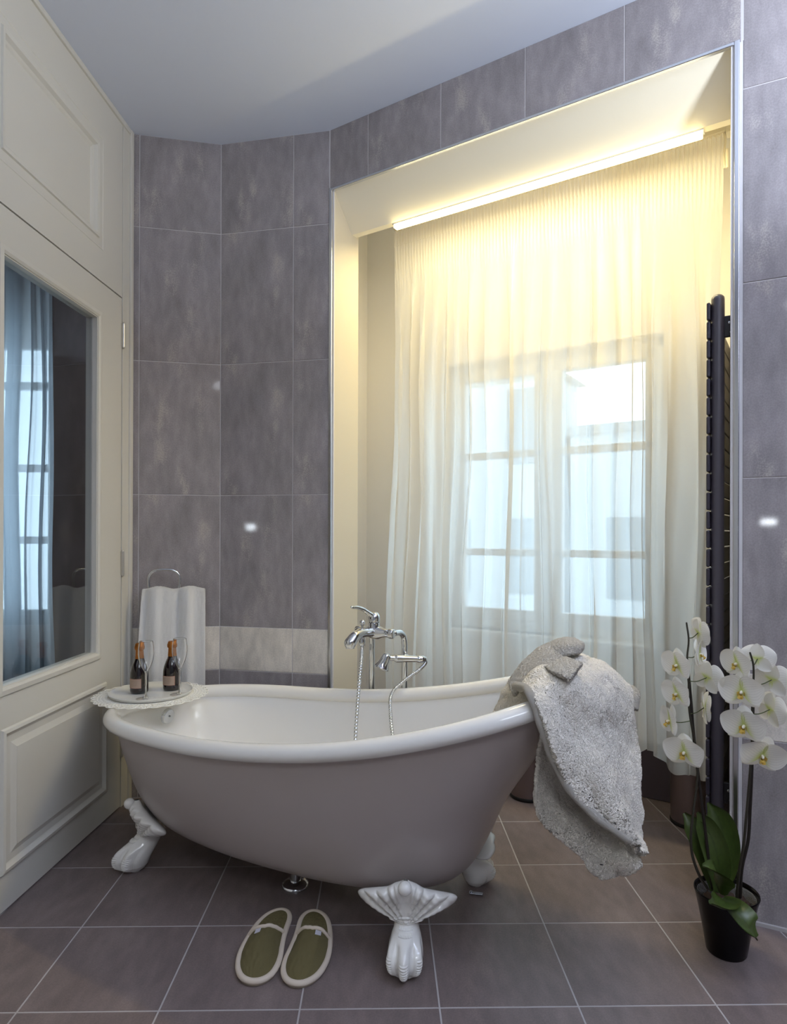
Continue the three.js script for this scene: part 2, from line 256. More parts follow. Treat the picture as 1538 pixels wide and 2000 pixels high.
// a frame moulding: a profile (offset inwards, w) swept round a rectangle with mitred corners
function moulding(u0, u1, v0, v1, prof) {
  const g = [], C = [[u0, v0, 1, 1], [u1, v0, -1, 1], [u1, v1, -1, -1], [u0, v1, 1, -1]], pos = [];
  for (let i = 0; i < 4; i++) { const A = C[i], B = C[(i + 1) % 4]; for (let k = 0; k + 1 < prof.length; k++) { const q = (c, p) => [c[0] + c[2] * p[0], c[1] + c[3] * p[0], p[1]]; const a = q(A, prof[k]), b = q(B, prof[k]), c = q(B, prof[k + 1]), d = q(A, prof[k + 1]); pos.push(...a, ...b, ...c, ...a, ...c, ...d); } }
  const m = new THREE.BufferGeometry(); m.setAttribute('position', new THREE.Float32BufferAttribute(pos, 3)); m.computeVertexNormals(); return m;
}
{
  const L = struct('wall_left', LEFT, LTURN), W = 0.045;
  // masonry above the door head and towards the camera, then the white panel boards
  part('casing', [rspan(0.792, 0.885, 0, 2.93, -0.09, 0.002, 0.002), span(-3.6, -0.24, 0, 2.93, -0.09, -0.002)], lacquer, L);
  part('casing_bead', rspan(0.85, 0.876, 0, 2.927, -0.01, 0.012, 0.004), lacquer, L);
  part('cornice', rspan(-1.2, 0.85, 2.905, 2.927, -0.02, 0.010, 0.004), lacquer, L);
  // transom panel over the door
  const P = { u0: 0.0, u1: 0.575, v0: 2.345, v1: 2.70 };
  const rail = (u0, u1, v0, v1, d = 0) => span(u0, u1, v0, v1, -W + d, d);
  const T = part('transom_panel', [rail(-0.24, P.u0, 2.172, 2.905), rail(P.u1, 0.789, 2.172, 2.905), rail(P.u0, P.u1, P.v1, 2.905), rail(P.u0, P.u1, 2.172, P.v0), span(P.u0, P.u1, P.v0, P.v1, -0.05, -0.016)], lacquer, L);
  part('moulding', moulding(P.u0, P.u1, P.v0, P.v1, [[-0.012, 0], [-0.009, 0.006], [0.004, 0.004], [0.012, -0.008], [0.02, -0.011], [0.026, -0.016]]), lacquer, T);
  part('moulding', moulding(P.u0 - 0.045, P.u1 + 0.045, P.v0 - 0.045, P.v1 + 0.045, [[-0.003, 0], [0, 0.002], [0.003, 0]]), lacquer, T);
  part('shadow_gap', span(-0.24, 0.79, 2.166, 2.172, -0.04, -0.012), std(0x8d877e, 0.8), L);
  // door leaf
  const D = struct('door_1', LEFT, LTURN), GL = { u0: 0.007, u1: 0.578, v0: 0.697, v1: 2.017 }, LP = { u0: 0.0, u1: 0.65, v0: 0.125, v1: 0.562 };
  part('stile', span(0.578, 0.787, 0.006, 2.166, -W, 0), lacquer, D);
  part('stile', span(-0.205, 0.007, 0.006, 2.166, -W, 0), lacquer, D);
  part('rail', span(0.007, 0.578, 2.017, 2.166, -W, 0), lacquer, D);
  part('rail', span(0.007, 0.578, 0.562, 0.697, -W, 0), lacquer, D);
  part('rail', span(0.007, 0.578, 0.006, 0.125, -W, 0), lacquer, D);
  part('glazing_bead', moulding(GL.u0, GL.u1, GL.v0, GL.v1, [[-0.03, 0], [-0.027, 0.007], [-0.012, 0.009], [-0.004, 0.004], [0, -0.018]]), lacquer, D);
  const glass = phys(0xf2f4f5, 0.0, { transmission: 1, thickness: 0, ior: 1.52 });
  part('glass_pane', span(GL.u0 - 0.004, GL.u1 + 0.004, GL.v0 - 0.004, GL.v1 + 0.004, -0.022, -0.018), glass, D);
  // the lower panel is wider than the glass: a raised field inside a sunk border
  part('lower_panel', [span(LP.u0 - 0.01, LP.u1, LP.v0 - 0.01, LP.v1, -0.03, 0.0015), moulding(LP.u0, LP.u1, LP.v0, LP.v1, [[-0.004, 0.0016], [0, 0.010], [0.010, 0.012], [0.02, 0.004], [0.024, 0.0018]]), moulding(LP.u0 + 0.045, LP.u1 - 0.045, LP.v0 + 0.045, LP.v1 - 0.045, [[0, 0.0016], [0.02, 0.009], [0.022, 0.010]]), span(LP.u0 + 0.065, LP.u1 - 0.065, LP.v0 + 0.065, LP.v1 - 0.065, 0, 0.010)], lacquer, D);
  for (const v of [2.01, 1.04, 0.27]) { const g = [new THREE.CylinderGeometry(0.007, 0.007, 0.10, 14).translate(0.790, v, 0.006), new THREE.SphereGeometry(0.007, 12, 8).translate(0.790, v + 0.05, 0.006), new THREE.SphereGeometry(0.007, 12, 8).translate(0.790, v - 0.05, 0.006), box(0.004, 0.1, 0.004, 0.783, v, 0.001)]; part('hinge', g, std(0xcfcbc2, 0.3, { metalness: 0.7 }), D); }
}
// shell behind the camera: back wall with a wide opening into a bright dressing room
{
  const wb = struct('wall_back'), grey = std(0x6a6264, 0.4);
  part('lintel', span(-1.3, 1.0, 2.60, 2.93, 0.34, 0.20), grey, wb);
  part('masonry', span(1.0, 3.2, 0, 2.93, 0.34, 0.20), grey, wb);
  const side = struct('wall_side');
  part('masonry', span(2.45, 2.6, 0, 2.95, 2.6, -1.4), grey, side);
  const far = struct('wall_front');
  part('masonry', span(-1.3, 2.6, 0, 2.95, 2.6, 2.45), std(0xb0b0b4, 0.9), far);
}
// the room seen through the door glass: dark, with its own curtained window
{
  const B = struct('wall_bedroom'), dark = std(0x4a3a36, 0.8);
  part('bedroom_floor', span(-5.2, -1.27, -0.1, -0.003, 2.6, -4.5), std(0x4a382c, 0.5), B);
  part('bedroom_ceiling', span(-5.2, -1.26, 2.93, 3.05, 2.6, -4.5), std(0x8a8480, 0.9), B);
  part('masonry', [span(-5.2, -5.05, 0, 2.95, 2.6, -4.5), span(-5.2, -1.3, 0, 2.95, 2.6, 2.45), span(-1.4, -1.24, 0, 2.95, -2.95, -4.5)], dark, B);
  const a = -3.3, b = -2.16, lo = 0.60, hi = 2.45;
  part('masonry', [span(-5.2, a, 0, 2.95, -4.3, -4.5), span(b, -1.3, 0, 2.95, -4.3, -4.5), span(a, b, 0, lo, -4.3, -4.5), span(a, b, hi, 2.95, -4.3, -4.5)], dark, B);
  const w = struct('window_2'), white = std(0xd4d6d8, 0.5), f = [];
  for (const x of [a + 0.03, (a + b) / 2 - 0.02, b - 0.03]) f.push(rbox(0.07, hi - lo, 0.06, 0.006, x, (lo + hi) / 2, -4.4));
  for (const y of [lo + 0.03, 1.12, 1.6, 2.15, hi - 0.03]) f.push(rbox(b - a, 0.05, 0.055, 0.006, (a + b) / 2, y, -4.4));
  part('window_frame', f, white, w);
  part('pane', span(a, b, lo, hi, -4.402, -4.405), phys(0xffffff, 0.02, { transmission: 1, thickness: 0 }), w);
}
{
  const c = thing('bedroom_curtain', 'bluish sheer curtain seen through the glass of the white door', 'curtain', [0, 0, 0]);
  const mat = phys(0xeef2f6, 0.85, { transmission: 0.9, thickness: 0, specularIntensity: 0, side: THREE.DoubleSide }), r = rng(17), f = []; let x = 0; while (x < 1.3) { const w = 0.05 + r() * 0.09; f.push([x, w, r() * 0.03 + 0.012, r() - 0.4]); x += w; }
  part('fabric', sheet((u, v) => { const q = u * x; let i = 0; while (i < f.length - 1 && f[i + 1][0] <= q) i++; const t = (q - f[i][0]) / f[i][1] * Math.PI * 2; return V(lerp(-3.25, -2.0, u) + f[i][3] * f[i][1] * Math.sin(t) + 0.03 * N2(u * 4, v * 1.2), lerp(2.85, 0.08, v), -4.0 + f[i][2] * Math.cos(t)); }, 500, 30), mat, c);
}
// opposite houses seen through the curtain: pale rendered blocks with roofs
{
  const facade = std(0xc3ccd3, 0.9), roof = std(0x9aa2a8, 0.9), pane = std(0x8b97a0, 0.3);
  const ho = (label, x0, x1, top, n, gable) => {
    const h = thing('town_house', label, 'building', [0, 0, 0], -PHI);
    part('wall', span(x0, x1, -6, top, -n, -n - 0.8), facade, h);
    const r = part('roof', gable ? new THREE.ExtrudeGeometry(new THREE.Shape([new THREE.Vector2(x0 - 0.1, top), new THREE.Vector2(x1 + 0.15, top), new THREE.Vector2(gable, top + 1.6)]), { depth: 0.8, bevelEnabled: false }).translate(0, 0, -n - 0.8) : span(x0 - 0.1, x1 + 0.1, top, top + 0.12, -n + 0.1, -n - 0.9), roof, h);
    for (let y = -3.5; y < top - 0.8; y += 1.9) for (let x = x0 + 0.5; x < x1 - 0.8; x += 1.3) part('window', rspan(x, x + 0.7, y, y + 1.1, -n + 0.02, -n - 0.02, 0.01), pane, h);
  };
  ho('pale house with a sloping gable beyond the window', -9.5, -3.0, 3.40, 9, -5.2);
  ho('lower pale flat roofed house beyond the right casement', -2.85, 4.5, 2.55, 9.0, 0);
}
// ---------------------------------------------------------------- lamps
{
  // warm tube in an aluminium channel along the pelmet, in front of the curtain
  const s0 = -1.539, s1 = -0.311, lamp = thing('strip_lamp', 'long thin warm glowing light strip along the pelmet above the curtain', 'light', SN((s0 + s1) / 2, 2.511, 2.392).toArray(), -PHI);
  part('channel', [box(s1 - s0 + 0.01, 0.006, 0.032, 0, 0.011, 0)], aluminium, lamp);
  const L = LIGHT.strip;
  const glow = new THREE.MeshStandardMaterial({ color: 0xfff2cf, emissive: new THREE.Color().setRGB(1, 0.90, 0.52), emissiveIntensity: L.glow, roughness: 0.5 });
  part('diffuser', rbox(s1 - s0, 0.016, 0.03, 0.004, 0, 0, 0), glow, lamp);
  const r = new THREE.RectAreaLight(new THREE.Color().setRGB(...L.color), L.power, s1 - s0, 0.03);
  r.position.set(0, -0.012, -0.004); r.rotation.x = -Math.PI / 2 + 0.35; lamp.add(r); r.name = 'strip_light';
  const q = new THREE.RectAreaLight(new THREE.Color().setRGB(...L.color), L.front, s1 - s0, 0.014);
  q.position.set(0, -0.004, 0.0165); q.rotation.y = Math.PI; lamp.add(q); q.name = 'strip_light_front';
}
{
  const L = LIGHT.panel, glow = new THREE.MeshStandardMaterial({ color: 0xf2f6ff, emissive: new THREE.Color().setRGB(0.85, 0.93, 1), emissiveIntensity: L.glow, roughness: 0.6 });  // panel added out of view to send cool light in from behind
  const p = thing('added_ceiling_panel', 'square cool ceiling panel added unseen in the dressing room behind the camera', 'light', [0.4, 2.905, 1.4], 0);
  part('frame', rbox(1.24, 0.024, 1.24, 0.006, 0, 0, 0), aluminium, p);
  part('diffuser', rbox(1.18, 0.012, 1.18, 0.004, 0, -0.008, 0), glow, p);
  const r = new THREE.RectAreaLight(new THREE.Color().setRGB(...L.color), L.power, 1.18, 1.18); r.position.set(0, -0.02, 0); r.rotation.x = -Math.PI / 2; r.name = 'added_panel_light'; p.add(r);
}
{
  // uplighter added just outside the picture to wash the ceiling with cool light
  const L = LIGHT.added_uplight, glow = new THREE.MeshStandardMaterial({ color: 0xf2f6ff, emissive: new THREE.Color().setRGB(0.85, 0.93, 1), emissiveIntensity: 4, roughness: 0.6 });
  const p = thing('added_uplighter', 'slim white uplighter added unseen beside the camera to wash the ceiling', 'light', [1.55, 0, -0.4], 0), white = std(0xe4e4e4, 0.5);
  part('base', lathe([[0.0001, 0.02], [0.12, 0.018], [0.135, 0.01], [0.135, 0], [0.0001, 0]], 40), white, p);
  part('pole', new THREE.CylinderGeometry(0.012, 0.012, 1.80, 18).translate(0, 0.91, 0), white, p);
  part('bowl', lathe([[0.012, 1.78], [0.06, 1.79], [0.13, 1.83], [0.165, 1.885], [0.170, 1.90], [0.164, 1.90], [0.158, 1.888], [0.125, 1.84], [0.05, 1.80], [0.012, 1.80]], 48), white, p);
  part('diffuser', lathe([[0.0001, 1.872], [0.15, 1.872], [0.152, 1.876], [0.15, 1.88], [0.0001, 1.88]], 40), glow, p);
  const r = new THREE.RectAreaLight(new THREE.Color().setRGB(...L.color), L.power, 0.21, 0.21); r.position.set(0, 1.89, 0); r.rotation.x = Math.PI / 2; r.name = 'added_uplight'; p.add(r);
}
{
  // two small aimed lamps whose mirror images glint in the polished tiles
  const wl = (label, pos, turn, w, h) => {
    const p = thing('aimed_lamp', label, 'light', pos, turn), d = 0.42, white = std(0x8d8f93, 0.5);
    part('shade', [box(w + 0.012, 0.006, d, 0, h / 2 + 0.003, d / 2 - 0.01), box(w + 0.012, 0.006, d, 0, -h / 2 - 0.003, d / 2 - 0.01), box(0.006, h, d, w / 2 + 0.003, 0, d / 2 - 0.01), box(0.006, h, d, -w / 2 - 0.003, 0, d / 2 - 0.01), box(w + 0.012, h + 0.012, 0.01, 0, 0, -0.012)], white, p);
    part('arm', tube([V(0, 0, -0.015), V(0, 0, -0.06)], 0.01, 2, 12), white, p);
    part('diffuser', rbox(w, h, 0.01, 0.003, 0, 0, 0.002), new THREE.MeshStandardMaterial({ color: 0xffffff, emissive: new THREE.Color().setRGB(0.9, 0.96, 1), emissiveIntensity: LIGHT.glint }), p);
    const r = new THREE.RectAreaLight(0xeef5ff, LIGHT.glint * 0.3, w, h); r.position.z = 0.009; r.rotation.y = Math.PI; p.add(r); r.name = 'glint_light';
  };
  wl('small aimed lamp of the dressing room behind the camera', [-0.815, 1.288, 2.40], 2.715, 0.12, 0.055);
  wl('small aimed lamp of the bedroom beyond the white door', [-4.60, 1.26, 2.39], 2.493, 0.12, 0.08);
}
// ---------------------------------------------------------------- bathtub
const TUBPOS = [-0.1756, 0, -2.1686], TUBTURN = -0.4577;
const RIM = { a: 0.8401, b: 0.3609, e: 2.72, r: 0.0285 };
const rimH = (x) => { const q = x / RIM.a; return 0.524 + 0.119 * Math.max(0, q + 0.405) ** 2 - 0.017 * Math.max(0, -q) ** 2; };
// point of the plan curve at angle a, scaled to the left, to the right and across
function plan(a, kl = 1, kr = 1, kw = 1, e = RIM.e) {
  const c = Math.cos(a), s = Math.sin(a), x = Math.sign(c) * Math.abs(c) ** (2 / e), z = Math.sign(s) * Math.abs(s) ** (2 / e);
  return [RIM.a * x * (x < 0 ? kl : kr), RIM.b * z * kw, RIM.a * x];
}
{
  const t = thing('clawfoot_bathtub', 'white freestanding slipper bathtub with rolled rim and four claw feet', 'bathtub', TUBPOS, TUBTURN);
  const NA = 160, HB = 0.128;
  // outer skin: rows of [height share, left, right, across, squareness]
  const outer = [[1, 1.0, 1.0, 1.0, 2.72], [0.97, 0.985, 0.982, 0.985, 2.7], [0.8, 0.965, 0.905, 0.955, 2.65], [0.6, 0.945, 0.81, 0.915, 2.55], [0.4, 0.915, 0.715, 0.86, 2.5], [0.25, 0.88, 0.665, 0.80, 2.45], [0.13, 0.835, 0.622, 0.735, 2.4], [0.06, 0.775, 0.58, 0.665, 2.35], [0.02, 0.70, 0.53, 0.59, 2.3], [0, 0.58, 0.41, 0.46, 2.2], [-0.004, 0.3, 0.25, 0.25, 2.1], [-0.005, 0.001, 0.001, 0.001, 2]];
  const inner = [[1, 0.992, 0.992, 0.98, 2.72], [0.93, 0.965, 0.955, 0.94, 2.7], [0.75, 0.935, 0.86, 0.895, 2.65], [0.5, 0.90, 0.735, 0.84, 2.55], [0.28, 0.86, 0.63, 0.77, 2.45], [0.12, 0.80, 0.55, 0.68, 2.4], [0.04, 0.72, 0.49, 0.58, 2.3], [0.005, 0.58, 0.41, 0.45, 2.2], [0, 0.3, 0.25, 0.25, 2.1], [-0.002, 0.001, 0.001, 0.001, 2]];
  const skin = (rows, hb, drop) => {
    const spl = (k) => (u) => { const x = u * (rows.length - 1), i = Math.min(rows.length - 2, Math.floor(x)), f = x - i, g = (j) => rows[clamp(j, 0, rows.length - 1)][k]; const a = g(i - 1), b = g(i), c = g(i + 1), d = g(i + 2); return 0.5 * (2 * b + (c - a) * f + (2 * a - 5 * b + 4 * c - d) * f * f + (3 * b - a - 3 * c + d) * f * f * f); };
    const S = [0, 1, 2, 3, 4].map(spl);
    return sheet((u, v) => { const a = -v * Math.PI * 2, [x, z, x0] = plan(a, S[1](u), S[2](u), Math.max(0, S[3](u)), S[4](u)); return V(x, hb + S[0](u) * (rimH(x0) - drop - hb), z); }, 60, NA, false, true);
  };
  const flip = (g) => { const i = g.index.array; for (let k = 0; k < i.length; k += 3) { const s = i[k]; i[k] = i[k + 1]; i[k + 1] = s; } const n = g.attributes.normal.array; for (let k = 0; k < n.length; k++) n[k] = -n[k]; return g; };
  const rim = sheet((u, v) => {
    const a = u * Math.PI * 2, [x, z, x0] = plan(a), d = 0.001, p = plan(a - d), q = plan(a + d); let tx = q[0] - p[0], tz = q[1] - p[1]; const l = Math.hypot(tx, tz) || 1; tx /= l; tz /= l;
    const b = v * Math.PI * 2, out = Math.cos(b) * RIM.r, up = Math.sin(b) * RIM.r * (Math.sin(b) > 0 ? 1 : 0.85);
    return V(x + tz * out, rimH(x0) + up, z - tx * out);
  }, 260, 24, true, true);
  part('shell', skin(outer, HB, 0.006), hullGrey, t);
  part('basin', flip(skin(inner, 0.175, 0.004)), enamel, t);
  part('rolled_rim', rim, enamel, t);
  // overflow plate on the low end
  const o = part('overflow_plate', [lathe([[0.0001, 0.010], [0.024, 0.010], [0.0285, 0.007], [0.0305, 0.0], [0.0305, -0.004]], 40).rotateZ(-Math.PI / 2 - 0.12).translate(-0.750, 0.457, -0.045)], std(0xc9ccd0, 0.2, { metalness: 1 }), t);
  part('screw', [lathe([[0.0001, 0.004], [0.003, 0.003], [0.004, 0]], 12).rotateZ(-Math.PI / 2 - 0.12).translate(-0.740, 0.458, -0.045)], std(0x77797c, 0.3, { metalness: 1 }), o);
  // drain pipe with a floor flange
  const dp = part('drain_pipe', [new THREE.CylinderGeometry(0.018, 0.018, 0.13, 28).translate(-0.0914, 0.075, 0.054)], chrome, t);
  part('floor_flange', [lathe([[0.018, 0.018], [0.03, 0.017], [0.042, 0.012], [0.045, 0.004], [0.045, 0]], 40).translate(-0.0914, 0, 0.054)], chrome, dp);
  // claw foot, facing +z with its toe tip near the origin; rows of height, front, back, half width
  const R = [[0, 0.012, -0.03, 0.014], [0.008, 0.034, -0.042, 0.028], [0.022, 0.052, -0.052, 0.040], [0.045, 0.058, -0.062, 0.0475], [0.066, 0.050, -0.074, 0.0465], [0.086, 0.028, -0.086, 0.041], [0.104, 0.002, -0.096, 0.034], [0.116, -0.016, -0.104, 0.035], [0.126, -0.022, -0.110, 0.045], [0.136, -0.022, -0.106, 0.072], [0.146, -0.020, -0.096, 0.110], [0.156, -0.017, -0.088, 0.130], [0.168, -0.014, -0.080, 0.137], [0.180, -0.008, -0.068, 0.134], [0.192, 0.000, -0.056, 0.120], [0.204, 0.006, -0.046, 0.092], [0.217, 0.010, -0.036, 0.056], [0.232, 0.008, -0.028, 0.032], [0.242, -0.002, -0.022, 0.006]];
  const ip = (h, k) => { let i = 0; while (i < R.length - 2 && R[i + 1][0] < h) i++; const f = (h - R[i][0]) / (R[i + 1][0] - R[i][0]), g = (j) => R[clamp(j, 0, R.length - 1)][k], a = g(i - 1), b = g(i), c = g(i + 1), d = g(i + 2); return 0.5 * (2 * b + (c - a) * f + (2 * a - 5 * b + 4 * c - d) * f * f + (3 * b - a - 3 * c + d) * f * f * f); };
  const footGeo = sheet((u, v) => {
    const h = u * 0.242, a = -v * Math.PI * 2, f = ip(h, 1), b = ip(h, 2), w = Math.max(0.002, ip(h, 3)), mid = (f + b) / 2, half = (f - b) / 2, sx = Math.sin(a), cz = Math.cos(a);
    const wing = sstep(h, 0.128, 0.15), ex = lerp(1, 0.75, wing);
    let x = Math.sign(sx) * Math.abs(sx) ** ex * w, z = mid + cz * half;
    // wings lie back along the tub
    z -= wing * 0.16 * Math.abs(x) * Math.abs(x) / 0.1; 
    let d = 0;
    const front = clamp(cz * 1.6 + 0.25, 0, 1);
    if (h < 0.1) { // toes: three ridged claws with grooves between
      const q = Math.atan2(sx, cz) / 1.05, toe = Math.cos(q * Math.PI * 1.0), k = sstep(h, 0.004, 0.02) * (1 - sstep(h, 0.072, 0.098));
      const c = Math.abs(q - Math.round(clamp(q, -1, 1)));
      d += k * front * (0.0075 * Math.cos(clamp(c * 2, 0, 1) * Math.PI) - 0.003 * sstep(c, 0.3, 0.42));
      if (c < 0.26) d += k * front * 0.0026 * (1 - sstep(c, 0.18, 0.26)) * Math.sin(h * 1000) * sstep(h, 0.018, 0.03) * (1 - sstep(h, 0.056, 0.064));
    } else if (h < 0.124) { // ankle: two ribbed bands down the shin
      if (Math.abs(x) < 0.018 && cz > 0) d += 0.0045 * (0.6 + 0.4 * Math.sin(x * 2200)) * (sstep(h, 0.0985, 0.1) * (1 - sstep(h, 0.105, 0.1065)) + sstep(h, 0.1095, 0.111) * (1 - sstep(h, 0.116, 0.1175)));
      d += 0.005 * sstep(h, 0.119, 0.1235) * front;
    } else { // acanthus: leaf ribs fanning out from the foot of the crest, with a plain shield in the middle
      const py = h - 0.112, ang = Math.abs(Math.atan2(x, py)), rad = Math.hypot(x, py);
      const q = (ang - 0.30) / 0.27, rib = Math.abs(q - Math.round(q)) * 2, leaf = sstep(ang, 0.24, 0.34), k = sstep(rad, 0.014, 0.04) * front;
      d += k * leaf * (0.0085 * (1 - rib * rib * 1.6) + 0.0008 * Math.sin(rad * 330 + Math.round(q) * 2)) * (1 - 0.4 * sstep(rad, 0.10, 0.14));
      d += front * (1 - leaf) * (0.004 - 0.006 * sstep(Math.abs(ang - 0.2), 0, 0.08) * sstep(rad, 0.03, 0.05));
      d += front * 0.004 * (1 - sstep(Math.abs(py - 0.016), 0.002, 0.004)) + front * 0.0035 * (1 - sstep(Math.abs(py - 0.027 + ang * 0.004), 0.002, 0.004)) * (1 - sstep(ang, 0.9, 1.1));
    }
    const l = Math.hypot(sx * half, cz * w) || 1;
    return V(x + d * sx * half / l * 0.6, h, z + d * (cz * w / l * 0.4 + 0.6));
  }, 240, 260, false, true);
  const knob = new THREE.SphereGeometry(0.0185, 24, 16).translate(0, 0.2335, 0.010);
  const under = new THREE.CylinderGeometry(0.016, 0.018, 0.006, 20).translate(0, 0.003, -0.01);
  const foot = join([footGeo, knob, under]);
  const feet = [[0.415, 0.295, 0.34], [-0.655, 0.215, -0.62], [0.452, -0.222, Math.PI - 0.5], [-0.655, -0.215, Math.PI + 0.62]];
  feet.forEach(([x, z, turn], i) => { const f = part('claw_foot', foot, enamel, t); f.position.set(x, 0, z); f.rotation.y = turn; });
  // adjustable tab under the far right foot
  part('levelling_tab', [rbox(0.045, 0.004, 0.014, 0.0018, 0, 0, 0).rotateY(0.25), new THREE.CylinderGeometry(0.0045, 0.0045, 0.007, 14).translate(-0.016, 0.002, 0.004)].map((g) => g.translate(0.468, 0.006, -0.15)), std(0xd7dde6, 0.2, { metalness: 1 }), t);
}
// ---------------------------------------------------------------- floor standing tap with hand shower
{
  const f = thing('bath_tap', 'chrome floor standing bath tap with curved spout and single lever', 'tap', [0, 0, 0], 0), m = chrome;
  const n0 = 2.15, n1 = 2.062, hL = 0.79;
  const riser = (s) => tube([SN(s, 0.012, n0), SN(s, 0.4, n0), SN(s, 0.70, n0), SN(s, 0.735, n0), SN(s, 0.768, n0 - 0.008), SN(s, hL - 0.004, n0 - 0.030), SN(s, hL, n0 - 0.052), SN(s, hL, n1 + 0.012)], 0.0118, 70, 20);
  const flange = (s) => { const p = SN(s, 0, n0); return lathe([[0.012, 0.016], [0.02, 0.015], [0.032, 0.008], [0.034, 0]], 32).translate(p.x, 0, p.z); };
  for (const s of [-1.488, -1.333]) { const r = part('standpipe', riser(s), m, f); part('floor_flange', flange(s), m, r); }
  // body: a bar along s with bulging nuts and a raised middle that carries the lever
  const bar = lathe([[0.0001, -0.088], [0.014, -0.088], [0.0185, -0.084], [0.0195, -0.07], [0.0165, -0.064], [0.0155, -0.05], [0.0185, -0.036], [0.0255, -0.018], [0.0275, 0], [0.0255, 0.018], [0.0185, 0.036], [0.0155, 0.05], [0.0165, 0.064], [0.0195, 0.07], [0.0185, 0.084], [0.014, 0.088], [0.0001, 0.088]], 40).rotateZ(Math.PI / 2);
  const place = (g, s, h, n) => { const p = SN(s, h, n); return g.applyMatrix4(new THREE.Matrix4().makeRotationY(-PHI)).translate(p.x, p.y, p.z); };
  const sc = -1.414;
  part('valve_body', [place(bar, sc, hL, n1), place(lathe([[0.0275, -0.004], [0.024, 0.012], [0.021, 0.026], [0.0215, 0.034], [0.0205, 0.037]], 36), sc, hL, n1 - 0.004)], m, f);
  part('lever_handle', [place(lathe([[0.0205, 0.037], [0.022, 0.041], [0.0225, 0.052], [0.021, 0.062], [0.016, 0.071], [0.008, 0.0755], [0.0001, 0.0765]], 36), sc, hL + 0.002, n1 - 0.004),
    tube([SN(sc, hL + 0.062, n1 - 0.012), SN(sc - 0.006, hL + 0.074, n1 - 0.032), SN(sc - 0.012, hL + 0.092, n1 - 0.062), SN(sc - 0.016, hL + 0.102, n1 - 0.092), SN(sc - 0.02, hL + 0.105, n1 - 0.122)], (u) => 0.0105 - 0.005 * u, 30, 16)], m, f);
  // spout towards the tub, broad at the mouth
  part('spout', [tube([SN(sc, hL, n1 - 0.01), SN(sc - 0.004, hL + 0.004, n1 - 0.045), SN(sc - 0.01, hL + 0.004, n1 - 0.082), SN(sc - 0.014, hL - 0.006, n1 - 0.112), SN(sc - 0.018, hL - 0.026, n1 - 0.134)], (u) => 0.0175 + 0.005 * u * u * u, 40, 24),
    place(lathe([[0.0135, -0.006], [0.0165, -0.005], [0.0165, 0.006], [0.01, 0.010]], 28), sc - 0.018, hL - 0.040, n1 - 0.134)], m, f);
  part('diverter_knob', [place(new THREE.SphereGeometry(0.0105, 24, 16), sc - 0.006, hL + 0.044, n1 - 0.074), place(new THREE.CylinderGeometry(0.0045, 0.0055, 0.03, 16), sc - 0.006, hL + 0.026, n1 - 0.074)], m, f);
  part('hose_outlet', [place(lathe([[0.0075, -0.030], [0.011, -0.030], [0.0125, -0.024], [0.0125, -0.014], [0.0095, -0.008], [0.0095, 0.006]], 28), sc - 0.01, hL - 0.012, n1 - 0.070)], m, f);
  part('shower_cradle', [place(lathe([[0.0118, -0.014], [0.0155, -0.012], [0.0155, 0.012], [0.0118, 0.014]], 28), -1.333, 0.686, n0), place(rbox(0.02, 0.016, 0.034, 0.006), -1.333, 0.686, n0 - 0.024)], m, f);
  // hand shower resting in the cradle
  const h = thing('hand_shower', 'chrome hand shower lying across the tap cradle with a ribbed hose', 'hand shower', [0, 0, 0], 0);
  const A = V(0.020, 0.700, -2.448), B = V(0.165, 0.688, -2.486);
  part('handle', [tube([A, A.clone().lerp(B, 0.2), A.clone().lerp(B, 0.3), A.clone().lerp(B, 0.55), A.clone().lerp(B, 0.8), B], (u) => u < 0.22 ? 0.0098 : u < 0.34 ? lerp(0.0098, 0.0155, (u - 0.22) / 0.12) : u < 0.8 ? lerp(0.0155, 0.0118, (u - 0.34) / 0.46) : 0.0118, 46, 20), tube([B.clone().lerp(A, 0.14), B.clone().lerp(A, 0.05)], 0.0142, 4, 20)], m, h);
  const head = lathe([[0.0001, 0.018], [0.010, 0.017], [0.0145, 0.011], [0.0165, -0.004], [0.019, -0.018], [0.0255, -0.030], [0.0265, -0.034], [0.024, -0.036], [0.0001, -0.034]], 36);
  head.scale(1.12, 1.12, 1.12).rotateZ(-0.42).translate(A.x - 0.002, A.y - 0.002, A.z);
  part('shower_head', head, m, h);
  // ribbed hose: from the diverter outlet down into the tub, and up again to the handle
  const rib = (u) => 0.0065 + 0.0009 * Math.sin(u * 2 * Math.PI * 170);
  const o = SN(sc - 0.01, hL - 0.04, n1 - 0.07);
  part('hose', tube([o, V(o.x - 0.004, 0.68, o.z + 0.010), V(o.x - 0.014, 0.55, o.z + 0.035), V(o.x - 0.022, 0.40, o.z + 0.075), V(o.x - 0.02, 0.26, o.z + 0.12), V(0.0 - 0.06, 0.197, -2.25), V(0.01, 0.195, -2.22), V(0.052, 0.26, -2.24), V(0.048, 0.40, -2.30), V(0.036, 0.505, -2.355), V(0.040, 0.575, -2.40), V(0.090, 0.62, -2.43), V(0.150, 0.655, -2.468), V(0.172, 0.678, -2.485), B], rib, 1700, 9), m, h);
}
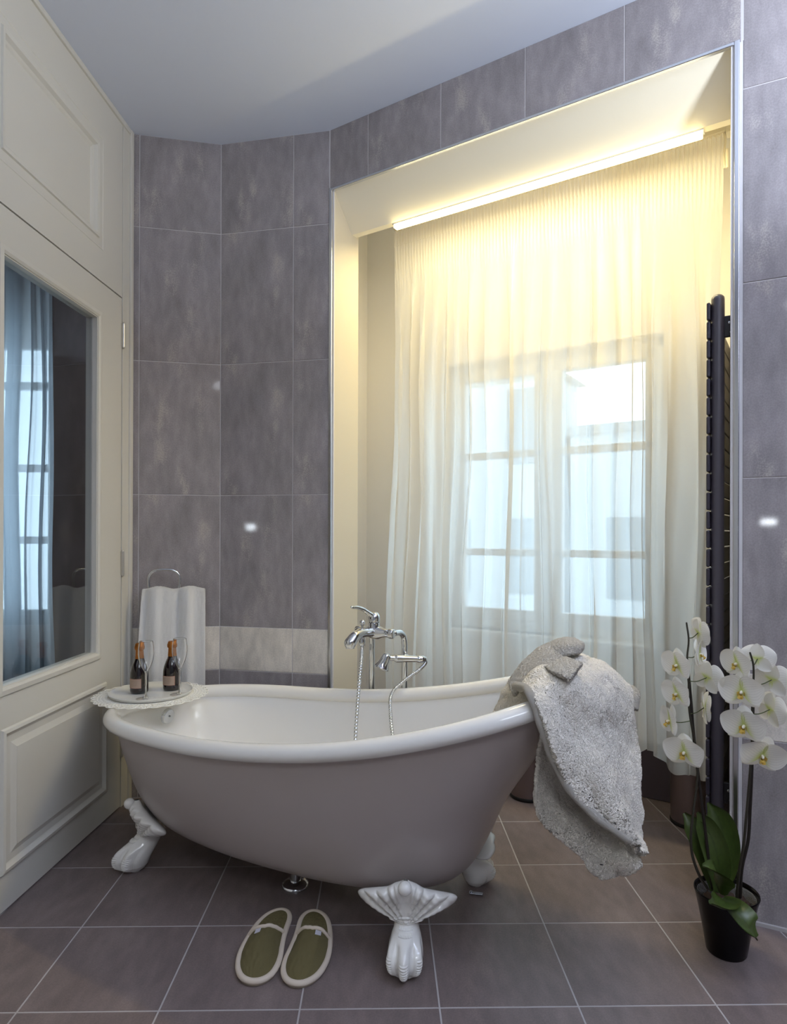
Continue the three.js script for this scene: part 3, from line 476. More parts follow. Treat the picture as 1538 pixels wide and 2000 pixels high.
// ---------------------------------------------------------------- sheer curtain on its rail, radiator, bins
{
  // cloth of the curtain: even weave, let light straight through and scatters the rest
  const c = thing('sheer_curtain', 'long gathered white sheer curtain hanging in front of the window', 'curtain', [0, 0, 0], -PHI);
  const mat = phys(0xfaf8f4, 0.84, { transmission: 0.86, thickness: 0, specularIntensity: 0.0, side: THREE.DoubleSide });
  const r = rng(91), s0 = -1.69, s1 = -0.272, n0 = 2.624, folds = [];
  // folds of uneven width; each leans a little over its neighbour
  let x = 0; while (x < 1.5) { const w = 0.042 + r() * 0.075; folds.push([x, w, 0.012 + r() * 0.026, (r() - 0.4) * 0.75, r()]); x += w; }
  const tot = x;
  const fold = (u) => { const q = u * tot; let i = 0; while (i < folds.length - 1 && folds[i + 1][0] <= q) i++; return [folds[i], (q - folds[i][0]) / folds[i][1], i]; };
  const body = sheet((u, v) => {
    const [f, t, i] = fold(u), h1 = 2.605, s = lerp(s0, s1, u), drop = v, hem = lerp(0.345, 0.335, u) - 0.065 * sstep(u, 0.83, 0.9);
    const loose = sstep(drop, 0.02, 0.32), tight = 1 - sstep(drop, 0.03, 0.14);
    const ph = t * Math.PI * 2, amp = f[2] * loose, y = lerp(h1, hem, drop);
    const lean = f[3] * f[1] * loose * (0.55 + 0.45 * N2(i * 3.7, drop * 1.6));
    const sway = 0.018 * N2(u * 5, drop * 1.3) * loose, spread = -0.055 * (1 - u) ** 3 * sstep(drop, 0.1, 1);
    const ds = lean * Math.sin(ph) * 0.95 + sway + spread;
    const dn = amp * Math.cos(ph) + 0.007 * Math.sin(u * 2 * Math.PI * 92) * tight + 0.006 * N2(u * 40, drop * 3) * loose;
    return V(s + ds, y, -(n0 + dn));
  }, 1400, 60);
  part('fabric', body, mat, c);
  // gathered heading tape and hem
  part('heading_tape', sheet((u, v) => V(lerp(s0, s1, u), lerp(2.62, 2.545, v), -(n0 - 0.004 + 0.008 * Math.sin(u * 2 * Math.PI * 92))), 1100, 3), mat, c);
  const rail = thing('curtain_rail', 'white curtain rail end beside the top of the sheer curtain', 'curtain rail', [0, 0, 0], -PHI), white = std(0xe6ddc6, 0.5);
  part('track', rspan(-1.685, -0.262, 2.622, 2.650, -2.606, -2.642, 0.003), white, rail);
  part('end_cap', rspan(-0.264, -0.247, 2.612, 2.655, -2.602, -2.646, 0.004), white, rail);
  for (const x of [-0.285, -1.185, -1.6]) part('bracket', rspan(x - 0.015, x + 0.015, 2.648, 2.925, -2.618, -2.63, 0.003), white, rail);
  part('hook', [tube([V(-0.268, 2.622, -2.62), V(-0.266, 2.59, -2.622), V(-0.27, 2.545, -2.626), V(-0.268, 2.50, -2.624)], 0.004, 14, 8), rbox(0.010, 0.07, 0.010, 0.003, -0.259, 2.525, -2.615)], white, rail);
}
{
  // flat tube radiator mounted on the side of the niche, seen from its narrow end
  const R = thing('towel_radiator', 'tall dark grey flat tube radiator seen edge on beside the curtain', 'radiator', [0, 0, 0], -PHI);
  const m = phys(0x48434b, 0.38, { clearcoat: 0.2, clearcoatRoughness: 0.3 });
  const md = phys(0x35303a, 0.45), h0 = 0.17, h1 = 1.91, na = 2.27, nb = 2.93, sc = -0.250;
  for (const n of [na, nb]) part('collector', [lathe([[0.0001, h1 + 0.012], [0.012, h1 + 0.011], [0.0185, h1 + 0.004], [0.0195, h1 - 0.004], [0.0195, h0], [0.014, h0 - 0.01], [0.0001, h0 - 0.011]], 32).translate(sc, 0, -n)], m, R);
  const el = rbox(0.011, 0.0555, nb - na + 0.05, 0.0045, 0, 0, 0, 2);
  for (let k = 0; k < 29; k++) { const e = part('flat_tube', el, md, R); e.position.set(sc - 0.0245, h0 + 0.03 + k * 0.0596, -(na + nb) / 2); }
  for (const n of [na, nb]) for (const h of [1.78, 0.32]) {
    const b = part('bracket', [rbox(0.030, 0.066, 0.014, 0.003, sc + 0.030, h + 0.04, -n - 0.006), new THREE.CylinderGeometry(0.010, 0.010, 0.026, 18).rotateZ(Math.PI / 2).translate(sc + 0.050, h + 0.045, -n - 0.006)], std(0x2d2a2e, 0.4), R);
for (const [x, y, q] of [[0.032, 0.05, 0.0045], [0.036, 0.02, 0.003]]) part('screw', new THREE.SphereGeometry(q, 12, 8).scale(1, 1, 0.5).translate(sc + x, h + y, -n + 0.0015), chrome, b);
  }
  part('valve', [new THREE.CylinderGeometry(0.014, 0.014, 0.06, 20).translate(sc, h0 - 0.03, -na), new THREE.CylinderGeometry(0.019, 0.019, 0.04, 20).rotateZ(Math.PI / 2).translate(sc + 0.025, h0 - 0.035, -na)], chrome, R);
  for (const n of [na, nb]) part('pipe', new THREE.CylinderGeometry(0.008, 0.008, 0.165, 14).translate(sc, h0 - 0.0875, -n), chrome, R);
}
{
  // two brushed steel bins under the curtain
  const bin = (label, p) => {
    const b = thing('waste_bin', label, 'bin', p, 0.3);
    part('body', lathe([[0.0001, 0.012], [0.077, 0.012], [0.079, 0.016], [0.081, 0.30], [0.0805, 0.304], [0.0785, 0.304], [0.0765, 0.30], [0.0745, 0.03], [0.0001, 0.03]], 56), std(0x8d8080, 0.38, { metalness: 0.9 }), b);
    part('base_ring', lathe([[0.0001, 0], [0.078, 0], [0.0815, 0.003], [0.0815, 0.013], [0.079, 0.016], [0.0001, 0.016]], 56), rubber, b);
    part('rim_band', lathe([[0.0785, 0.296], [0.083, 0.297], [0.0835, 0.303], [0.081, 0.307], [0.0775, 0.306]], 56), chrome, b);
    return b;
  };
  bin('brushed steel waste bin under the curtain beside the dark radiator', [1.262, 0, -2.612]);
  bin('brushed steel waste bin half hidden between the bathtub and the bathrobe', [0.66, 0, -2.888]);
}
// ---------------------------------------------------------------- terry cloth
const terryBump = tex(256, 256, (u, v, x, y) => { const k = 128 + 62 * N2(x * 0.30, y * 0.30) + 62 * N2(x * 0.13 + 40, y * 0.13); return [k, k, k]; }, false, [5, 5]);
const terry = phys(0xe6dfd4, 0.95, { bumpMap: terryBump, bumpScale: 0.0038, sheen: 0.25, sheenRoughness: 0.8, sheenColor: new THREE.Color(0xffffff), side: THREE.DoubleSide });
const towelling = phys(0xfbfaf8, 0.95, { bumpMap: terryBump, bumpScale: 0.003, sheen: 0.2, sheenRoughness: 0.8, sheenColor: new THREE.Color(0xffffff), side: THREE.DoubleSide });
// wall frame of the rear left wall: x along it from the door, z into the room
const WL = [-1.126, 0, -2.872], WLTURN = Math.atan2(0.1836, 0.983);
{
  const g = thing('towel_ring', 'rounded chrome towel ring on the grey tiled wall', 'towel ring', WL, WLTURN);
  const z = 0.052, y1 = 1.008, y0 = 0.885, x0 = 0.108, x1 = 0.238, xm = (x0 + x1) / 2;
  const P = []; const corner = (cx, cy, r, a0) => { for (let k = 0; k <= 4; k++) { const a = a0 + k / 4 * Math.PI / 2; P.push(V(cx + Math.cos(a) * r, cy + Math.sin(a) * r, z)); } };
  corner(x1 - 0.042, y1 - 0.042, 0.042, 0); corner(x0 + 0.042, y1 - 0.042, 0.042, Math.PI / 2); corner(x0 + 0.026, y0 + 0.02, 0.02, Math.PI); corner(x1 - 0.026, y0 + 0.02, 0.02, 1.5 * Math.PI);
  const c = new THREE.CatmullRomCurve3(P, true, 'centripetal');
  part('ring', new THREE.TubeGeometry(c, 120, 0.0058, 16, true), chrome, g);
  part('wall_post', [tube([V(xm, y0, 0.001), V(xm, y0, z)], 0.008, 3, 18), lathe([[0.0001, 0.008], [0.02, 0.008], [0.024, 0.004], [0.024, 0]], 32).rotateX(Math.PI / 2).translate(xm, y0, 0)], chrome, g);
  const t = thing('hand_towel', 'white terry hand towel hanging from the chrome ring', 'towel', WL, WLTURN);
  // front fall, over the bar, and the fall behind
  const wave = (x, k) => 0.010 * Math.sin(x * 50 + k) + 0.007 * Math.sin(x * 92 + 1.3 + k);
  const rows = [], yTop = 0.928;
  const L = (f) => lerp(0.082, 0.062, f), Rr = (f) => lerp(0.345, 0.349, f);
  for (const [f, y, dz] of [[0, 0.50, -0.018], [0, 0.78, -0.016], [0, 0.905, -0.008], [0, yTop, 0.006], [0.05, 0.905, 0.020], [0.3, 0.80, 0.027], [0.65, 0.64, 0.03], [1, 0.46, 0.032]]) rows.push([0, 1, 2, 3, 4, 5, 6, 7, 8, 9, 10, 11, 12].map((j) => { const x = lerp(L(f), Rr(f), j / 12), k = dz > 0.01 ? 1 : 0.25; return [x, y + (y > 0.9 ? 0.006 * Math.sin(x * 48 + 0.6) : 0), z + dz + wave(x, 0.4) * k * 0.9]; }));
  part('fabric', cloth(rows, 0.007, 90, 70, (u, v) => 0.0012 * N2(u * 26, v * 16)), towelling, t);
}
// ---------------------------------------------------------------- tray with bottles and glasses on the low end of the tub
const tubPoint = (x, y, z) => V(x, y, z).applyAxisAngle(V(0, 1, 0), TUBTURN).add(V(...TUBPOS));
{
  const at = tubPoint(-0.81, 0.5395, -0.02).toArray();
  const d = thing('lace_doily', 'round white lace doily with scalloped edge spread on the low tub end', 'doily', at, 0.1);
  const cotton = std(0xefede6, 0.9, { side: THREE.DoubleSide });
  const disc = lathe([[0.0001, 0.0028], [0.155, 0.0028], [0.158, 0.0014], [0.155, 0.0002], [0.0001, 0.0002]], 96);
  part('centre', disc, cotton, d);
  // lace border: rings of crocheted loops joined by bars, ending in scallops
  const lace = [], ring = (r, w, n, R) => { for (let k = 0; k < n; k++) { const a = k / n * Math.PI * 2; lace.push(new THREE.TorusGeometry(w, 0.0016, 5, 14).rotateX(Math.PI / 2).translate(Math.cos(a) * r, 0.0016, Math.sin(a) * r)); } };
  ring(0.163, 0.0056, 84); ring(0.174, 0.0062, 80); ring(0.186, 0.0068, 76); ring(0.198, 0.0078, 60);
  for (let k = 0; k < 30; k++) { const a0 = k / 30 * Math.PI * 2, pts = []; for (let j = 0; j <= 8; j++) { const f = j / 8, a = a0 + (f - 0.5) * Math.PI * 2 / 30, r = 0.201 + 0.013 * Math.sin(f * Math.PI); pts.push(V(Math.cos(a) * r, 0.0016, Math.sin(a) * r)); } lace.push(new THREE.TubeGeometry(curve(pts), 12, 0.0022, 6)); }
  for (const r of [0.1575, 0.1685, 0.180, 0.192]) lace.push(new THREE.TorusGeometry(r, 0.0014, 5, 120).rotateX(Math.PI / 2).translate(0, 0.0016, 0));
  part('lace_border', lace, cotton, d);
  const t = thing('serving_tray', 'round white tray with a low rim on the lace doily', 'tray', [at[0], at[1] + 0.003, at[2]], 0);
  part('tray_body', lathe([[0.0001, 0.0005], [0.128, 0.0005], [0.146, 0.004], [0.153, 0.012], [0.1545, 0.0135], [0.1555, 0.012], [0.149, 0.0015], [0.13, -0.0005], [0.0001, -0.0005]], 96).translate(0, 0.0008, 0), phys(0xe9e9e6, 0.3, { clearcoat: 0.3 }), t);
}
{
  const labelTex = (() => { const c = document.createElement('canvas'); c.width = 256; c.height = 192; const x = c.getContext('2d'); x.fillStyle = '#b49d8b'; x.fillRect(0, 0, 256, 192); x.strokeStyle = '#9c5a4e'; x.lineWidth = 5; x.strokeRect(5, 5, 246, 182); x.fillStyle = '#9d8675'; const r = rng(8); for (let k = 0; k < 5; k++) x.fillRect(52 + r() * 20, 40 + k * 26, 110 + r() * 40, 5); const t = new THREE.CanvasTexture(c); t.colorSpace = THREE.SRGBColorSpace; return t; })();
  const dark = phys(0x160a0e, 0.08, { clearcoat: 0.6 }), foil = std(0xb4702f, 0.36, { metalness: 0.75 }), paper = std(0xffffff, 0.7, { map: labelTex });
  const bottle = (label, p, turn) => {
    const b = thing('sparkling_wine_bottle', label, 'bottle', p, turn, 'small wine bottles on the tray');
    part('glass_body', lathe([[0.0001, 0.004], [0.012, 0.002], [0.028, 0], [0.0335, 0.004], [0.0345, 0.012], [0.0345, 0.066], [0.0335, 0.080], [0.030, 0.096], [0.0245, 0.112], [0.0185, 0.125], [0.015, 0.136], [0.0135, 0.15], [0.013, 0.17], [0.0001, 0.171]], 64), dark, b);
    part('foil_capsule', lathe([[0.0158, 0.1335], [0.0160, 0.138], [0.0148, 0.150], [0.0142, 0.166], [0.0172, 0.168], [0.0186, 0.173], [0.0186, 0.180], [0.0172, 0.1835], [0.0162, 0.186], [0.0158, 0.190], [0.013, 0.193], [0.0001, 0.1935]], 48), foil, b);
    const l = new THREE.CylinderGeometry(0.0349, 0.0349, 0.037, 32, 1, true, -0.85, 1.7).translate(0, 0.041, 0);
    part('label', l, paper, b);
  };
  bottle('small dark wine bottle with copper foil, nearer the white door', [-0.945, 0.5445, -2.560], -0.30);
  bottle('small dark wine bottle with copper foil, in front of the white towel', [-0.834, 0.5445, -2.610], -0.22);
  const glass = phys(0xffffff, 0.0, { transmission: 1, thickness: 0, ior: 1.5 }), solid = phys(0xffffff, 0.0, { transmission: 1, thickness: 0.02, ior: 1.5 });
  const flute = (label, p) => {
    const f = thing('champagne_flute', label, 'glass', p, 0, 'champagne flutes on the tray');
    const prof = [[0.002, 0.098], [0.006, 0.102], [0.013, 0.113], [0.021, 0.130], [0.0268, 0.150], [0.0290, 0.168], [0.0285, 0.186], [0.0262, 0.205], [0.0243, 0.216]];
    part('bowl', lathe([...prof, [0.0236, 0.2163], ...prof.slice(1).reverse().map(([r, h]) => [r - 0.0012, h + 0.0008])], 48), solid, f);
    part('stem', lathe([[0.0001, 0.103], [0.0055, 0.101], [0.0042, 0.094], [0.0034, 0.08], [0.0031, 0.05], [0.0034, 0.02], [0.0055, 0.008], [0.009, 0.005], [0.0001, 0.0042]], 24), solid, f);
    part('foot', lathe([[0.0001, 0.0045], [0.010, 0.0045], [0.030, 0.0022], [0.0355, 0.0012], [0.0358, 0.0004], [0.034, 0], [0.0001, 0]], 48), glass, f);
  };
  flute('empty champagne flute standing in front of the bottle nearer the door', [-0.884, 0.5445, -2.462]);
  flute('empty champagne flute standing in front of the bottle by the towel', [-0.778, 0.5445, -2.526]);
}
// ---------------------------------------------------------------- slippers
{
  const felt = tex(128, 128, (u, v, x, y) => { const k = 1 + 0.10 * N2(x * 0.7, y * 0.7) + 0.06 * N2(x * 0.17, y * 0.17); return [104 * k, 95 * k, 62 * k]; }, true, [3, 3]);
  const green = std(0xffffff, 0.95, { map: felt, side: THREE.DoubleSide }), cream = std(0xd6c8b8, 0.9), tag = std(0xcfcdd8, 0.6, { side: THREE.DoubleSide }), sole = std(0x9c8f80, 0.9);
  // outline of a slipper: length along z (toe at +z), half width w(z); `side` bends it a little
  const LEN = 0.318, hw = (t) => 0.0545 * Math.sqrt(Math.max(0, 1 - ((t - 0.5) / 0.5) ** 4)) * (0.86 + 0.20 * sstep(t, 0.2, 0.75)), mid = (t, s) => s * 0.010 * (Math.sin(t * 4.2) - 0.3);
  const edge = (k, s, grow = 0) => { // k in 0..1 round the outline
    const a = k * Math.PI * 2, t = 0.5 - 0.5 * Math.cos(a), sd = Math.sin(a) >= 0 ? 1 : -1, w = hw(t) + grow; return V(mid(t, s) + sd * w, 0, (t - 0.5) * (LEN + 2 * grow)); };
  const slipper = (label, p, turn, s) => {
    const g = thing('slipper', label, 'slipper', p, turn, 'pair of guest slippers on the floor');
    const sh = new THREE.Shape(Array.from({ length: 72 }, (_, k) => { const e = edge(k / 72, s); return new THREE.Vector2(e.x, -e.z); }));
    part('sole', new THREE.ExtrudeGeometry(sh, { depth: 0.010, bevelEnabled: true, bevelSize: 0.002, bevelThickness: 0.002, bevelSegments: 2 }).rotateX(-Math.PI / 2).translate(0, 0.0022, 0), sole, g);
    part('insole', new THREE.ExtrudeGeometry(sh, { depth: 0.002, bevelEnabled: false }).scale(0.93, 0.97, 1).rotateX(-Math.PI / 2).translate(0, 0.0145, 0), green, g);
    const loop = new THREE.CatmullRomCurve3(Array.from({ length: 60 }, (_, k) => { const e = edge(k / 60, s, -0.001); e.y = 0.0125; return e; }), true);
    part('binding', new THREE.TubeGeometry(loop, 160, 0.0082, 12, true).scale(1, 0.95, 1), cream, g);
    // upper: an arch of felt over the toe half, its mouth cut aslant
    const mouth = (q) => 0.40 + 0.035 * q * s + 0.05 * (1 - q * q), top = (t, q) => { const up = 0.034 * Math.sqrt(clamp((1 - t) / 0.42, 0, 1)); return 0.014 + (up + (s > 0 ? 0.004 * Math.exp(-(((q - 0.5) / 0.12) ** 2)) : 0)) * (1 - Math.abs(q) ** 2.4) ; };
    const upper = (u, v) => { const q = v * 2 - 1, t = lerp(mouth(q), 0.985, u), x = mid(t, s) + q * (hw(t) - 0.003) * 1.0; return V(x, top(t, q) - 0.002 * u + 0.0015 * N2(q * 3 + s, t * 7), (t - 0.5) * LEN); };
    part('upper', sheet(upper, 40, 36), green, g);
    part('upper_binding', new THREE.TubeGeometry(curve(Array.from({ length: 15 }, (_, k) => upper(0, k / 14).add(V(0, 0.001, 0)))), 60, 0.0058, 10).scale(1, 1, 1), cream, g);
    const q0 = s > 0 ? 0.62 : 0.25, a = upper(0.06, q0), b = upper(0.06, q0 + 0.16), c = upper(0.17, q0 + 0.16), dd = upper(0.17, q0);
    part('label_tag', sheet((u, v) => a.clone().lerp(dd, u).lerp(b.clone().lerp(c, u), v).add(V(0, 0.0035, 0)), 4, 4), tag, g);
  };
  slipper('green felt slipper with cream edging, lying farther from the front claw foot', [-0.322, 0, -1.842], 0.10 - 0.22, -1);
  slipper('green felt slipper with cream edging, lying nearer the front claw foot', [-0.199, 0, -1.832], 0.01, 1);
}
// ---------------------------------------------------------------- bathrobe thrown over the high end of the tub
{
const ROBE_BACK = [[[0.413, 0.731, -1.980], [0.500, 0.780, -2.000], [0.593, 0.792, -2.020], [0.680, 0.753, -2.040], [0.749, 0.691, -2.040]],
  [[0.368, 0.745, -1.800], [0.447, 0.807, -1.800], [0.533, 0.823, -1.800], [0.625, 0.787, -1.800], [0.719, 0.711, -1.880]],
  [[0.372, 0.771, -1.620], [0.443, 0.792, -1.640], [0.517, 0.783, -1.660], [0.614, 0.733, -1.720], [0.712, 0.657, -1.820]],
  [[0.389, 0.713, -1.585], [0.451, 0.705, -1.600], [0.528, 0.681, -1.640], [0.621, 0.646, -1.710], [0.717, 0.587, -1.800]],
  [[0.414, 0.635, -1.575], [0.471, 0.623, -1.580], [0.538, 0.598, -1.610], [0.617, 0.567, -1.660], [0.701, 0.521, -1.740]],
  [[0.458, 0.550, -1.570], [0.506, 0.543, -1.570], [0.559, 0.525, -1.590], [0.615, 0.497, -1.620], [0.681, 0.446, -1.690]],
  [[0.529, 0.477, -1.565], [0.560, 0.471, -1.565], [0.594, 0.454, -1.580], [0.624, 0.433, -1.600], [0.658, 0.392, -1.650]],
  [[0.600, 0.429, -1.560], [0.612, 0.419, -1.560], [0.624, 0.407, -1.565], [0.634, 0.395, -1.570], [0.643, 0.380, -1.580]]];
const ROBE_FRONT = [[[0.417, 0.671, -1.665], [0.473, 0.660, -1.700], [0.532, 0.641, -1.740]],
  [[0.401, 0.561, -1.660], [0.463, 0.550, -1.690], [0.533, 0.532, -1.720]],
  [[0.392, 0.484, -1.655], [0.465, 0.474, -1.670], [0.551, 0.447, -1.710]],
  [[0.419, 0.422, -1.650], [0.499, 0.427, -1.650], [0.598, 0.410, -1.680]],
  [[0.500, 0.361, -1.640], [0.554, 0.377, -1.630], [0.633, 0.386, -1.640]],
  [[0.531, 0.325, -1.635], [0.575, 0.340, -1.615], [0.645, 0.366, -1.605]],
  [[0.561, 0.306, -1.635], [0.606, 0.313, -1.615], [0.649, 0.349, -1.595]]];
const ROBE_INSIDE = [[[0.476, 0.790, -2.000], [0.535, 0.788, -2.000], [0.577, 0.771, -1.950]],
  [[0.417, 0.749, -1.960], [0.460, 0.754, -1.900], [0.516, 0.752, -1.830]],
  [[0.375, 0.707, -1.930], [0.404, 0.718, -1.840], [0.430, 0.736, -1.720]],
  [[0.344, 0.656, -1.910], [0.380, 0.677, -1.820], [0.403, 0.705, -1.710]],
  [[0.324, 0.613, -1.900], [0.370, 0.619, -1.840], [0.410, 0.636, -1.760]]];
const BELT_BAND = [[[0.355, 0.758, -1.790], [0.357, 0.745, -1.765], [0.360, 0.731, -1.740]],
  [[0.390, 0.805, -1.800], [0.390, 0.789, -1.760], [0.391, 0.775, -1.725]],
  [[0.438, 0.844, -1.810], [0.436, 0.829, -1.755], [0.439, 0.811, -1.720]],
  [[0.474, 0.863, -1.810], [0.480, 0.850, -1.760], [0.493, 0.834, -1.735]]];
const BELT_LOOP = [[[0.469, 0.857, -1.820], [0.473, 0.853, -1.770], [0.490, 0.837, -1.740]],
  [[0.498, 0.871, -1.820], [0.497, 0.864, -1.760], [0.505, 0.844, -1.735]],
  [[0.530, 0.877, -1.820], [0.525, 0.867, -1.760], [0.523, 0.844, -1.740]],
  [[0.565, 0.865, -1.820], [0.555, 0.856, -1.780], [0.538, 0.842, -1.760]],
  [[0.576, 0.852, -1.850], [0.573, 0.834, -1.860], [0.554, 0.824, -1.850]],
  [[0.557, 0.842, -1.880], [0.551, 0.830, -1.880], [0.536, 0.820, -1.870]]];
const BELT_TAIL = [[[0.493, 0.838, -1.730], [0.457, 0.830, -1.700], [0.430, 0.817, -1.700]],
  [[0.504, 0.837, -1.690], [0.468, 0.827, -1.655], [0.441, 0.813, -1.645]],
  [[0.520, 0.832, -1.665], [0.491, 0.820, -1.620], [0.470, 0.803, -1.605]]];
const BELT_END = [[[0.434, 0.799, -1.770], [0.443, 0.797, -1.762], [0.458, 0.793, -1.765]],
  [[0.422, 0.778, -1.765], [0.429, 0.776, -1.755], [0.442, 0.774, -1.757]],
  [[0.411, 0.763, -1.757], [0.418, 0.761, -1.750], [0.427, 0.757, -1.752]]];
const SLEEVE = [[[0.742, 0.705, -2.000], [0.763, 0.701, -1.970], [0.781, 0.688, -1.960]],
  [[0.730, 0.691, -1.950], [0.750, 0.686, -1.920], [0.767, 0.674, -1.930]],
  [[0.728, 0.658, -1.920], [0.745, 0.655, -1.900], [0.752, 0.646, -1.910]]];
  const g = thing('bathrobe', 'white terry bathrobe with knotted belt draped over the high tub end', 'bathrobe', [0, 0, 0], 0);
  const fold = (k, a) => (u, v, p) => a * N3(p.x * 9 + k, p.y * 5, p.z * 9) + a * 0.45 * N3(p.x * 24 + k, p.y * 14, p.z * 24) + 0.0013 * N3(p.x * 150, p.y * 150, p.z * 150) + 0.0011 * N3(p.x * 290, p.y * 290, p.z * 290);
  const back = part('robe_back', cloth(ROBE_BACK, 0.018, 260, 170, (u, v, p) => fold(2, 0.008)(u, v, p) + 0.007 * Math.sin(v * 11 + u * 3) * sstep(u, 0.2, 0.5)), terry, g);
  part('robe_front', cloth(ROBE_FRONT, 0.014, 170, 110, (u, v, p) => fold(5, 0.006)(u, v, p) + 0.006 * Math.sin(v * 8 + 1) * sstep(u, 0.3, 0.8)), terry, g);
  part('robe_inside', cloth(ROBE_INSIDE, 0.018, 130, 90, fold(8, 0.007)), terry, g);
  part('sleeve', cloth(SLEEVE, 0.02, 60, 60, fold(11, 0.004)), terry, g);
  const belt = part('belt', cloth(BELT_BAND, 0.012, 110, 50, fold(14, 0.002)), terry, g);
  part('belt_loop', cloth(BELT_LOOP, 0.010, 110, 50, fold(17, 0.002)), terry, belt);
  part('belt_tail', cloth(BELT_TAIL, 0.012, 80, 60, fold(20, 0.002)), terry, belt);
  part('belt_tail', cloth(BELT_END, 0.010, 24, 20, fold(23, 0.002)), terry, belt);
  // rolled hem along the falling front edge
  const edge = ROBE_BACK.slice(1).map((r) => V(...r[0]));
  part('hem', tube(edge, (u) => 0.0115 - 0.002 * u + 0.001 * Math.sin(u * 40), 90, 14), terry, g);
  part('collar_label', rbox(0.022, 0.003, 0.008, 0.001, 0, 0, 0).rotateZ(-0.28).translate(...ROBE_FRONT[5][0].map((v, i) => v + [0.03, 0.012, 0.012][i])), std(0x3b3538, 0.6), g);
}
